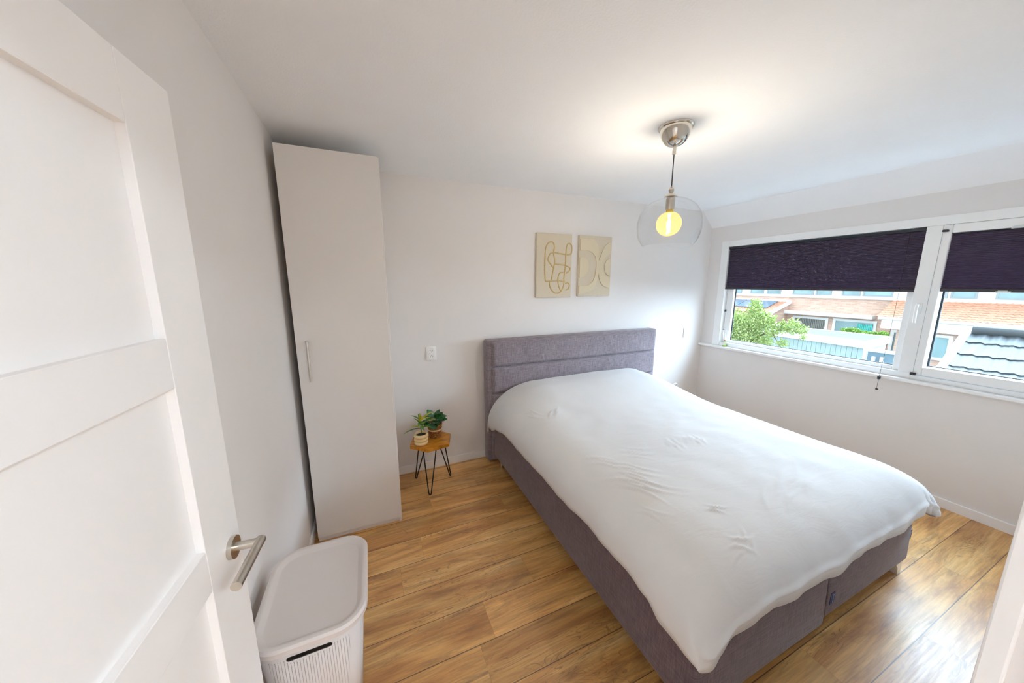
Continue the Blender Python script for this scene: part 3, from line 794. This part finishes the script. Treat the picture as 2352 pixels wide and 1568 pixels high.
M['cream'] = simple('cream_ceramic', lin(.86, .64, .32), .45, nscale=12, namp=.04)
M['stemg'] = simple('green_stem', lin(.08, .16, .05), .6, nscale=30, namp=.2)
pax, pay = .300, 2.497
PA = thing('potted_plant', (pax, pay, ht), 'small plant with narrow yellow-green leaves in a ribbed cream pot', 'plant')
t = MB(); pf = [(.036, 0), (.045, .003)]
for i in range(25):
    u = i/24; pf.append((.0465+.0065*abs(math.sin(PI*3*u))+.003*u, .005+u*.083))
pf += [(.047, .092), (.043, .090), (.042, .070)]
t.lathe([(r, z+ht) for r, z in pf], (pax, pay, 0), 40, True, False); obj('pot', t, 'cream', PA, smooth=True)
t = MB(); t.lathe([(.0425, ht+.074), (.001, ht+.080)], (pax, pay, 0), 24); obj('soil', t, 'soil', PA)
t = MB(); t.tube([(pax, pay, ht+.075), (pax+.004, pay, ht+.11), (pax+.002, pay, ht+.16), (pax-.004, pay, ht+.215)], .0035, 8); obj('stem', t, 'stemg', PA, smooth=True)
t = MB(); R_ = random.Random(5)
spec = [(-1.0, -.1, .12, .120, .6, 0), (-.8, -.5, .45, .085, .5, 1), (-.5, -.2, .9, .08, .5, 0), (.9, -.3, .35, .110, .4, 0), (.8, .1, .6, .10, .4, 1), (.7, -.6, .5, .09, .5, 0), (0, .1, 1.2, .08, .1, 1), (.05, -.5, 1.0, .07, .3, 1), (-.1, .6, .8, .07, .4, 0), (-.7, .5, .6, .08, .5, 0), (.4, .8, .5, .08, .5, 0), (.95, -.1, .75, .10, .5, 0), (.2, -1, .15, .06, 1.4, 0), (-.4, -.9, .3, .06, .8, 0), (1, .4, .2, .09, .6, 1), (-.9, .2, .5, .07, .4, 1)]
for i, (a, b, c, L_, dr_, mi) in enumerate(spec):
    zb = ht+.13+.08*(i % 5)/5+(.02 if c > .9 else 0)
    leaf_mesh(t, (pax, pay, zb), (a, b, c), L_*1.12, .026, dr_, R_.uniform(-.4, .4), 8, mi)
obj('foliage', t, ['croton', 'crotony'], PA, smooth=True)
pbx, pby = .425, 2.592
PB = thing('potted_plant', (pbx, pby, ht), 'small plant with round dark green leaves in a woven brown basket', 'plant')
def mat_weave():
    t = NT('woven_seagrass'); c = t.coord()
    s_ = t.n('ShaderNodeSeparateXYZ'); t.l(c, s_.inputs[0])
    f = t.noise(t.mapping(c, (60, 60, 190)), 1, 4, .7)
    col = t.ramp(f, [(.38, srgb(88, 46, 16)), (.5, srgb(150, 92, 36)), (.64, srgb(200, 150, 84))])
    bnd = t.math('LESS_THAN', t.math('ABSOLUTE', t.math('SUBTRACT', s_.outputs['Z'], .068)), .007)
    col = t.mix(bnd, col, srgb(222, 196, 150)); t.l(col, t.p.inputs['Base Color']); t.set(Roughness=.8)
    t.bump(f, 1, .004); return t.m
M['weave'] = mat_weave()
t = MB(); pf = [(.038, 0)]
for i in range(41):
    u = i/40; pf.append((.047+.013*u+.002*math.sin(u*PI*16), .002+u*.116))
pf += [(.056, .116), (.055, .095)]
t.lathe([(r, z+ht) for r, z in pf], (pbx, pby, 0), 40, True); obj('basket_pot', t, 'weave', PB, smooth=True)
t = MB(); t.lathe([(.056, ht+.100), (.001, ht+.104)], (pbx, pby, 0), 24); obj('soil', t, 'soil', PB)
t = MB(); R_ = random.Random(9)
for i in range(17):
    a = i*2.4; rr_ = R_.uniform(.30, .95); el = R_.uniform(.35, 1.5)*(1.25-rr_)
    d = Vector((math.cos(a)*rr_, math.sin(a)*rr_, el)).normalized()
    b0 = Vector((pbx, pby, ht+.105)); tip = b0+d*R_.uniform(.035, .065)
    leaf_mesh(t, tip, Vector((d.x, d.y, max(d.z-.45, -.1))), .074, .070, .45, R_.uniform(-.4, .4), 8, 0, .10)
    t.tube([b0, tip], .0016, 5)
obj('foliage', t, 'peper', PB, smooth=True)

# ------------------------------------------------------------------ blinds
def blind(name, y0, y1, z0, z1, label):
    T = thing(name, (3.80, (y0+y1)/2, z1), label, 'blind', 'plum pleated blinds on the window')
    t = MB(); n = 2*round((z1-z0-.045)/.0118); xa_, xb_ = 3.801, 3.816
    prev = None
    for i in range(n+1):
        z = z1-.022-(z1-z0-.042)*i/n; x = xa_ if i % 2 else xb_
        c = [t.b.verts.new((x-.0006, y0, z)), t.b.verts.new((x-.0006, y1, z)), t.b.verts.new((x+.0006, y1, z)), t.b.verts.new((x+.0006, y0, z))]
        if prev:
            for k in range(4): t.b.faces.new((prev[k], prev[(k+1) % 4], c[(k+1) % 4], c[k]))
        else: t.b.faces.new(c)
        prev = c
    t.b.faces.new(prev)
    obj('pleated_fabric', t, 'blind', T)
    obj('head_rail', MB().box(3.797, 3.822, y0-.002, y1+.002, z1-.022, z1, .002), 'rail', T)
    obj('bottom_rail', MB().box(3.800, 3.820, y0-.004, y1+.004, z0, z0+.022, .002), 'railb', T)
    return T
B1 = blind('pleated_blind', 1.120, 2.578, 1.572, 2.040, 'plum pleated blind half lowered over the wide left window')
def cord_set(T, y, ztop, zw, ze, x=3.792, xw=None):
    xw = xw or x
    t = MB(); t.tube(catmull([(x, y, ztop), (x, y, (ztop+zw)/2), (xw, y, zw), (xw, y, ze)], 6), .0011, 6); obj('pull_cord', t, 'blackpl', T)
    t = MB(); t.box(xw-.007, xw+.007, y-.009, y+.009, zw-.012, zw+.012, .003); obj('cord_lock', t, 'blackpl', T)
    t = MB(); t.lathe([(.002, ze-.004), (.009, ze-.002), (.009, ze+.004), (.002, ze+.008)], (xw, y, 0), 16, True, True); obj('cord_tassel', t, 'blackpl', T, smooth=40)
cord_set(B1, 1.195, 2.02, .886, .790, 3.79, 3.742)
cord_set(B1, 2.545, 2.02, 1.326, 1.106, 3.795)
B2 = blind('pleated_blind', .205, 1.040, 1.578, 2.000, 'plum pleated blind half lowered over the right opening window')
t = MB(); t.tube([(3.786, 1.036, .955), (3.786, 1.036, 1.99)], .0008, 6); obj('guide_cord', t, 'greyframe', B2)
t = MB(); t.box(3.772, 3.79, 1.018, 1.048, .946, .966, .004); t.box(3.765, 3.774, 1.022, 1.044, .950, .958, .002); obj('cord_bracket', t, 'blackpl', B2)
t = MB(); t.box(3.772, 3.80, 1.010, 1.038, 1.994, 2.010, .004); obj('cord_bracket', t, 'blackpl', B2)
for z in (1.985, 1.580):
    t = MB(); t.box(3.785, 3.80, .70, .76, z-.006, z+.006, .004); t.box(3.776, 3.787, .71, .75, z-.003, z+.010, .003); obj('grip_tab', t, 'clear', B2, label='clear grip tab')

# reed diffuser bottle on the sill
RX, RY = 3.782, 2.505
RD = thing('reed_diffuser', (RX, RY, WZ0), 'small glass scent bottle with cork and white reeds on the sill', 'bottle')
t = MB(); z0_ = WZ0
t.lathe([(.001, z0_+.001), (.022, z0_+.001), (.0245, z0_+.005), (.0245, z0_+.045), (.020, z0_+.056), (.011, z0_+.062), (.011, z0_+.070)], (RX, RY, 0), 24); obj('glass_bottle', t, 'bottle', RD, smooth=True)
t = MB(); t.lathe([(.022, z0_+.004), (.0225, z0_+.022)], (RX, RY, 0), 24, True, True); obj('scent_oil', t, simple('scent_oil', lin(.45, .55, .20), .2, nscale=10, namp=.05), RD, smooth=40)
t = MB(); t.lathe([(.0125, z0_+.066), (.0125, z0_+.078)], (RX, RY, 0), 16, True, True); obj('cork', t, 'cork', RD)
obj('bottle_label', MB().box(RX-.0252, RX-.0240, RY-.011, RY+.011, z0_+.018, z0_+.045), 'white', RD)
for k, (a, b) in enumerate(((.018, .05), (-.005, .035), (.01, -.03), (-.012, -.055), (.014, .01))):
    t = MB(); t.tube([(RX, RY, z0_+.01), (RX+a, RY+b, z0_+.19)], .0016, 6); obj('reed', t, 'white', RD)
# pale cable end behind the far side of the bed
t = MB(); t.tube(catmull([(3.36, 2.795, .30), (3.33, 2.74, .42), (3.29, 2.70, .465), (3.24, 2.70, .455), (3.20, 2.72, .30), (3.19, 2.74, .01)], 6), .006, 8)
obj('white_cable', t, 'white', smooth=True, origin=(3.25, 2.75, 0), label='white cable looping up behind the far side of the bed', cat='cable')

# ================================================================== outside
def mat_brick(name, a, b, mort, sc=1.0):
    t = NT(name); c = t.coord(); q = t.mapping(c, (1, 1, 1), rot=(0, 0, 0))
    s_ = t.n('ShaderNodeSeparateXYZ'); t.l(c, s_.inputs[0]); cb_ = t.n('ShaderNodeCombineXYZ')
    t.l(s_.outputs['Y'], cb_.inputs[0]); t.l(s_.outputs['Z'], cb_.inputs[1])
    br = t.n('ShaderNodeTexBrick'); t.l(cb_.outputs[0], br.inputs['Vector'])
    br.inputs['Scale'].default_value = 1; br.inputs['Brick Width'].default_value = .22*sc; br.inputs['Row Height'].default_value = .065*sc; br.inputs['Mortar Size'].default_value = .009*sc
    br.inputs['Color1'].default_value = a; br.inputs['Color2'].default_value = b; br.inputs['Mortar'].default_value = mort
    t.l(br.outputs[0], t.p.inputs['Base Color']); t.set(Roughness=.9); return t.m
M['brick'] = mat_brick('pink_brick', lin(.50, .31, .245), lin(.64, .45, .37), lin(.58, .44, .37), 1.15)
M['outwhite'] = simple('white_boards', lin(.74, .76, .76), .5, nscale=1, namp=.02)
M['tileo'] = simple('orange_roof_tile', lin(.50, .25, .165), .7, nscale=6, namp=.15)
M['tileg'] = simple('grey_roof_tile', lin(.05, .062, .07), .45, nscale=4, namp=.05)
M['solar'] = simple('solar_panel', lin(.12, .17, .24), .15, nscale=2, namp=.1)
M['outglass'] = simple('reflecting_glass', lin(.22, .34, .37), .08, nscale=.5, namp=.3)
M['blueboard'] = simple('pale_blue_boards', lin(.36, .46, .49), .7, nscale=3, namp=.05)
M['slate'] = simple('slate_blue_paint', lin(.14, .22, .28), .6, nscale=3, namp=.05)
M['felt'] = simple('grey_roofing_felt', lin(.05, .048, .053), .9, nscale=2, namp=.06)
M['teal'] = simple('teal_striped_cloth', lin(.08, .48, .44), .8, nscale=8, namp=.3)
M['ground'] = simple('garden_paving', lin(.09, .09, .08), .9, nscale=2, namp=.1)
M['leafo'] = mat_leaf('light_green_leaves', lin(.16, .26, .07), lin(.46, .54, .20), .6)  # leaves mottled from mid to light green
M['leafd'] = mat_leaf('hedge_leaves', lin(.10, .26, .06), lin(.36, .52, .10), .6)
M['greyslat'] = simple('grey_vertical_blind', lin(.20, .21, .19), .7, nscale=8, namp=.1)
GZ = -2.75
obj('ground', MB().box(4.3, 60, -30, 45, GZ-.2, GZ), 'ground', kind='structure', label='paved gardens between the houses')
K = 1.6; FX = 25.6
def F(y, z): return (y*K, 1.64+(z-1.64)*K)     # facade measurements, y and z
# row house opposite
HS = thing('row_house', (FX+3, 12, GZ), 'pink brick terraced house opposite with white upper windows', 'house')
obj('brick_wall', MB().box(FX, FX+6, -6, 26, GZ, F(0, 1.10)[1]), 'brick', HS)
obj('upper_wall', MB().box(FX+.02, FX+6, -6, 26, F(0, 1.10)[1], 4.2), 'outwhite', HS)
obj('sill_band', MB().box(FX-.12, FX+.1, -6, 26, F(0, 1.075)[1], F(0, 1.115)[1]), 'outwhite', HS)
t = MB(); t.prism([(FX-.5, 4.1), (FX+6.4, 4.1), (FX+3, 6.6)], lambda u, v, q: (u, q, v), -6.2, 26.2); obj('roof', t, 'tileo', HS)
ys = [(10.3, 10.05), (9.663, 9.11), (8.984, 8.444), (8.019, 7.314), (7.25, 6.762), (6.47, 5.96), (5.899, 5.157), (4.2, 4.02), (3.965, 3.48), (3.177, 2.60), (2.3, 1.8), (1.5, .9), (.6, .0), (-.4, -1.0)]
for a, b in ys:
    y1_, y0_ = a*K, b*K; zb_ = F(0, 1.18)[1]; zt = 2.35
    t = MB(); s_ = .07
    t.box(FX-.03, FX+.02, y0_, y0_+s_, zb_, zt); t.box(FX-.03, FX+.02, y1_-s_, y1_, zb_, zt); t.box(FX-.03, FX+.02, y0_+s_, y1_-s_, zb_, zb_+s_); t.box(FX-.03, FX+.02, y0_+s_, y1_-s_, zt-s_, zt)
    wn = obj('window', t, 'greyframe', HS)
    obj('pane', MB().box(FX-.01, FX+.02, y0_+s_, y1_-s_, zb_+s_, zt-s_), 'outglass', wn)
# ground floor windows and white awning box
t = MB(); t.box(FX-.45, FX, F(5.45, 0)[0], F(8.2, 0)[0], F(0, .40)[1], F(0, .535)[1], .04); obj('awning_box', t, 'outwhite', HS)
def gwin(ya, yb_, za, zb_, mat, frame='outwhite', slats=False):
    y0_, y1_ = sorted((ya*K, yb_*K)); z1_, z0_ = F(0, zb_)[1], F(0, za)[1]
    t = MB(); s_ = .13
    t.box(FX-.06, FX, y0_-s_, y0_, z0_-s_, z1_+s_); t.box(FX-.06, FX, y1_, y1_+s_, z0_-s_, z1_+s_); t.box(FX-.06, FX, y0_, y1_, z1_, z1_+s_); t.box(FX-.06, FX, y0_, y1_, z0_-s_, z0_)
    wn = obj('window', t, frame, HS)
    if slats:
        t = MB(); n = 18
        for k in range(n):
            yy = y0_+(y1_-y0_)*(k+.5)/n; t.box(FX-.035, FX-.005, yy-(y1_-y0_)/n*.36, yy+(y1_-y0_)/n*.36, z0_, z1_)
        obj('vertical_slats', t, mat, wn)
        obj('pane', MB().box(FX-.004, FX+.01, y0_, y1_, z0_, z1_), 'slate', wn)
    else: obj('pane', MB().box(FX-.02, FX+.01, y0_, y1_, z0_, z1_), mat, wn)
gwin(7.80, 6.80, -.60, .25, 'greyslat', slats=True)
gwin(6.50, 5.48, -.55, .26, 'outglass')
gwin(4.95, 4.75, -.60, .02, 'outglass'); gwin(4.20, 3.80, -.30, .08, 'outglass')
t = MB()
for k in range(9):
    yy = 8.80+k*.07; t.box(FX-.12, FX-.08, yy-.03, yy+.03, -1.3, -.68+.05*abs(k-4)/4)
obj('striped_cloth', t, 'teal', origin=(FX-.1, 9.08, -1.3), label='teal striped cloth hanging at the opposite ground floor window', cat='cloth')
# tiled roof builder
def tiled(origin, ydir0, ydir1, top, bot, mat, name, parent, pitch_=.34, wid=.30, amp=.03):
    """top=(x,z), bot=(x,z); rows from top to bottom, wave along y"""
    t = MB(); L_ = math.hypot(top[0]-bot[0], top[1]-bot[1]); rows = max(1, round(L_/pitch_)); dx_, dz_ = (bot[0]-top[0])/L_, (bot[1]-top[1])/L_
    nx_, nz_ = (-abs(dz_), abs(dx_)); ny = int((ydir1-ydir0)/wid*8)
    for r in range(rows):
        A = []; Bb = []; Cc = []
        for i in range(ny+1):
            y = ydir0+(ydir1-ydir0)*i/ny; ph = (y/wid) % 1.0; h = amp*(math.sin(2*PI*ph)*.5+.25*math.sin(4*PI*ph))+amp
            s0_, s1_ = r*L_/rows-.02, (r+1)*L_/rows
            A.append(t.b.verts.new((top[0]+dx_*s0_+nx_*(h), y, top[1]+dz_*s0_+nz_*(h))))
            o = h+.022; Bb.append(t.b.verts.new((top[0]+dx_*s1_+nx_*o, y, top[1]+dz_*s1_+nz_*o)))
            o = h-.01; Cc.append(t.b.verts.new((top[0]+dx_*s1_+nx_*o, y, top[1]+dz_*s1_+nz_*o)))
        for i in range(ny):
            t.b.faces.new((A[i], A[i+1], Bb[i+1], Bb[i])); t.b.faces.new((Bb[i], Bb[i+1], Cc[i+1], Cc[i]))
    return obj(name, t, mat, parent, smooth=35)
# left extension with solar panels
yR = 12.95; LE = thing('house_extension', (24.5, 15.5, GZ), 'low brick extension with solar panels on its orange tiled roof', 'house')
tiled(None, yR, 20, (25.5, .42), (23.4, -.27), 'tileo', 'tiled_roof', LE, .22, .20, .025)
obj('ridge_board', MB().box(25.4, 25.6, yR-.1, 20, .40, .55), 'outwhite', LE)
t = MB(); t.prism([(25.6, .50), (23.3, -.25), (23.3, -.42), (25.6, .32)], lambda u, v, q: (u, q, v), yR-.15, yR); obj('verge_board', t, 'outwhite', LE)
t = MB(); t.prism([(25.6, .34), (23.5, -.32), (23.5, GZ), (25.6, GZ)], lambda u, v, q: (u, q, v), yR, 19.9); obj('wall', t, 'brick', LE)
def roofpt(s_, y, o=.12): # along slope
    ux, uz = -2.1/2.21, -.69/2.21; return (25.5+ux*s_-.31*o, y, .42+uz*s_+.95*o)
for i, (ya_, yb_) in enumerate(((13.4, 14.35), (14.4, 15.35), (15.4, 16.35), (16.4, 17.35))):
    t = MB(); a = [roofpt(.25, ya_), roofpt(.25, yb_), roofpt(1.55, yb_), roofpt(1.55, ya_)]; b = [roofpt(.25, ya_, .08), roofpt(.25, yb_, .08), roofpt(1.55, yb_, .08), roofpt(1.55, ya_, .08)]
    va = [t.b.verts.new(p) for p in a]; vb = [t.b.verts.new(p) for p in b]; t.skin(va, vb); t.b.faces.new(va); t.b.faces.new(list(reversed(vb)))
    obj('solar_panel', t, 'solar', LE, label='dark blue solar panel')
# right lean-to with orange tiles and gutter
RE = thing('house_extension', (24.6, 3, GZ), 'ground floor extension with long orange tiled lean-to roof and white gutter', 'house')
yL = 8.15
tiled(None, -3, yL, (25.55, .74), (23.9, -.06), 'tileo', 'tiled_roof', RE, .20, .19, .025)
t = MB(); t.tube([(23.85, -3, -.12), (23.85, yL-.1, -.12)], .08, 12); obj('gutter', t, 'steel', RE)
obj('fascia', MB().box(23.8, 24.05, -3, yL-.25, -.62, -.20), 'outwhite', RE)
obj('wall', MB().box(24.1, 25.6, -3, 7.4, GZ, -.4), 'brick', RE)
for ya_, yb_ in ((6.5, 5.6), (4.6, 3.3), (2.5, 1.2)):
    t = MB(); y0_, y1_ = yb_, ya_; s_ = .12
    t.box(24.0, 24.12, y0_, y0_+s_, -1.9, -.72); t.box(24.0, 24.12, y1_-s_, y1_, -1.9, -.72); t.box(24.0, 24.12, y0_+s_, y1_-s_, -.84, -.72); t.box(24.0, 24.12, y0_+s_, y1_-s_, -1.9, -1.78)
    wn = obj('window', t, 'outwhite', RE); obj('pane', MB().box(24.04, 24.1, y0_+s_, y1_-s_, -1.78, -.84), 'outglass', wn)
# shed
SH = thing('garden_shed', (17, 7.5, GZ), 'pale blue boarded garden shed with flat grey roof and white fascia', 'shed')
P1, P2, P3, P4 = (15.3, 5.32), (17.5, 5.52), (17.5, 9.5), (15.7, 9.4)
zS = -.30
t = MB(); t.prism([P1, P2, P3, P4], lambda u, v, q: (u, v, q), zS-.12, zS-.015); obj('roof', t, 'felt', SH)
def wallseg(mb, a, b, th_, z0_, z1_):
    a, b = Vector(a), Vector(b); d = (b-a).normalized(); n = Vector((-d.y, d.x))*th_
    mb.prism([a-n, b-n, b+n, a+n], lambda u, v, q: (u, v, q), z0_, z1_)
t = MB(); 
for a, b in ((P4, P1), (P1, P2), (P2, P3), (P3, P4)): wallseg(t, a, b, .05, zS-.24, zS)
obj('fascia', t, 'outwhite', SH)
t = MB(); n = 26; ins = lambda p: (16.5+(p[0]-16.5)*.94, 7.45+(p[1]-7.45)*.97)
Q = [ins(p) for p in (P1, P2, P3, P4)]
for a, b in ((Q[3], Q[0]), (Q[0], Q[1]), (Q[2], Q[3])):
    a, b = Vector(a), Vector(b)
    for k in range(n):
        p, q = a.lerp(b, (k+.03)/n), a.lerp(b, (k+.97)/n); wallseg(t, p, q, .02, GZ, zS-.22)
obj('board_wall', t, 'blueboard', SH)
# gate beside the shed
GT = thing('garden_gate', (14.6, 4.3, GZ), 'slate blue garden gate with white posts beside the shed', 'gate')
obj('gate_leaf', MB().box(14.7, 14.76, 4.30, 5.05, GZ, -.52), 'slate', GT)
obj('gate_rail', MB().box(14.62, 14.78, 4.20, 5.14, -.52, -.44), 'outwhite', GT)
for y, zt in ((5.09, -.44), (4.88, -.68), (4.69, -.66)): obj('gate_post', MB().box(14.60, 14.69, y-.035, y+.035, GZ, zt+.008), 'outwhite', GT)
# neighbouring grey tiled roof
NR = thing('neighbour_building', (11, 0, GZ), 'near outbuilding with wavy grey tiled roof and white verge', 'building')
NRx, NRz, NRy = 10.8, .73, 2.30
tiled(None, -6, NRy, (NRx, NRz-.03), (NRx-3.4, NRz-.03-2.45), 'tileg', 'tiled_roof', NR, .345, .175, .022)
t = MB(); t.tube([(NRx-.02, -6, NRz), (NRx-.02, NRy, NRz)], .10, 12); obj('ridge', t, 'tileg', NR, smooth=True)
sl = 2.45/3.4
t = MB(); t.prism([(NRx+.05, NRz+.02), (NRx-3.5, NRz+.02-3.55*sl), (NRx-3.5, NRz-.2-3.55*sl), (NRx+.05, NRz-.22)], lambda u, v, q: (u, q, v), NRy, NRy+.13); obj('verge_board', t, 'outwhite', NR)
t = MB(); t.prism([(NRx, NRz-.25), (NRx-3.2, NRz-.25-3.2*sl), (NRx-3.2, GZ), (NRx, GZ)], lambda u, v, q: (u, q, v), -5.9, NRy+.02); obj('wall', t, 'outwhite', NR)
# trees
def foliage(mb, blobs, n, size, seed, mi=0):
    R_ = random.Random(seed)
    tot = sum(r**2 for *_, r in blobs)
    for bx_, by_, bz_, r in blobs:
        for _ in range(int(n*r*r/tot)):
            v = Vector((R_.gauss(0, 1), R_.gauss(0, 1), R_.gauss(0, 1))).normalized()*r*(R_.uniform(.45, 1.05))
            p = Vector((bx_, by_, bz_))+v; d = Vector((R_.gauss(0, 1), R_.gauss(0, 1), R_.gauss(0, .6))).normalized()
            s_ = d.cross(Vector((R_.random(), R_.random(), R_.random()))).normalized(); L_ = size*R_.uniform(.7, 1.3)
            a = p; q = p+d*L_/2+s_*L_*.28; c = p+d*L_; e = p+d*L_/2-s_*L_*.28
            mb.b.faces.new([mb.b.verts.new(z) for z in (a, q, c, e)])
TR = thing('garden_tree', (12.2, 7.7, GZ), 'leafy light green tree in the garden left of the shed', 'tree')
t = MB(); bl = [(12.2, 7.5, .0, .62), (12.2, 8.1, .1, .7), (12.2, 7.15, .95, .18), (12.2, 7.15, .7, .25), (12.2, 7.0, .35, .42), (12.1, 7.4, -.6, .8), (12.2, 8.5, -.5, .8), (12.1, 6.5, .1, .22), (12.1, 6.25, .25, .22), (12.1, 5.95, .3, .25), (12.1, 5.68, .22, .16), (12.1, 5.62, 0, .09), (12.0, 6.1, -.25, .14), (12.0, 5.95, -.5, .13), (12.1, 6.7, -.35, .3), (12.2, 6.75, .45, .25)]
foliage(t, bl, 20000, .075, 3); obj('foliage', t, 'leafo', TR)
t = MB(); t.tube([(12.2, 7.7, GZ), (12.2, 7.6, -1.4), (12.2, 7.4, -.4), (12.2, 7.15, .6)], [.10, .08, .05, .02], 10)
t.tube([(12.2, 7.5, -.6), (12.1, 6.6, .05), (12.1, 5.8, .25)], [.04, .025, .008], 8); t.tube([(12.1, 6.5, .05), (12.0, 6.05, -.5)], [.02, .006], 6); obj('trunk', t, 'trunk', TR, smooth=True)
t = MB(); foliage(t, [(20.8, y, -.66+.05*math.sin(y*5), .17) for y in [6.75+.12*i for i in range(12)]], 3200, .08, 5)
obj('hedge', t, 'leafd', origin=(20.8, 7.4, GZ), label='light green climbing hedge behind the shed roof', cat='hedge')
for i, (x, y, hh) in enumerate(((14.2, 7.05, .95), (14.2, 6.05, .95))):
    S_ = thing('tall_shrub', (x, y, GZ), ('tall thin green shoot before the shed, nearer the tree', 'tall thin green shoot before the shed, nearer the gate')[i], 'plant', 'thin shoots in front of the shed')
    t = MB(); t.tube([(x, y, GZ), (x, y+.03, -1.6), (x, y-.02, -1.0+.0)], .012, 6); obj('stem', t, 'trunk', S_)
    t = MB(); R_ = random.Random(i)
    for k in range(26):
        leaf_mesh(t, (x, y, -2.0+k*.045), (R_.uniform(-1, 1), R_.uniform(-1, 1), R_.uniform(.2, 1.2)), .22, .06, .4, 0, 5)
    obj('foliage', t, 'leafo', S_)
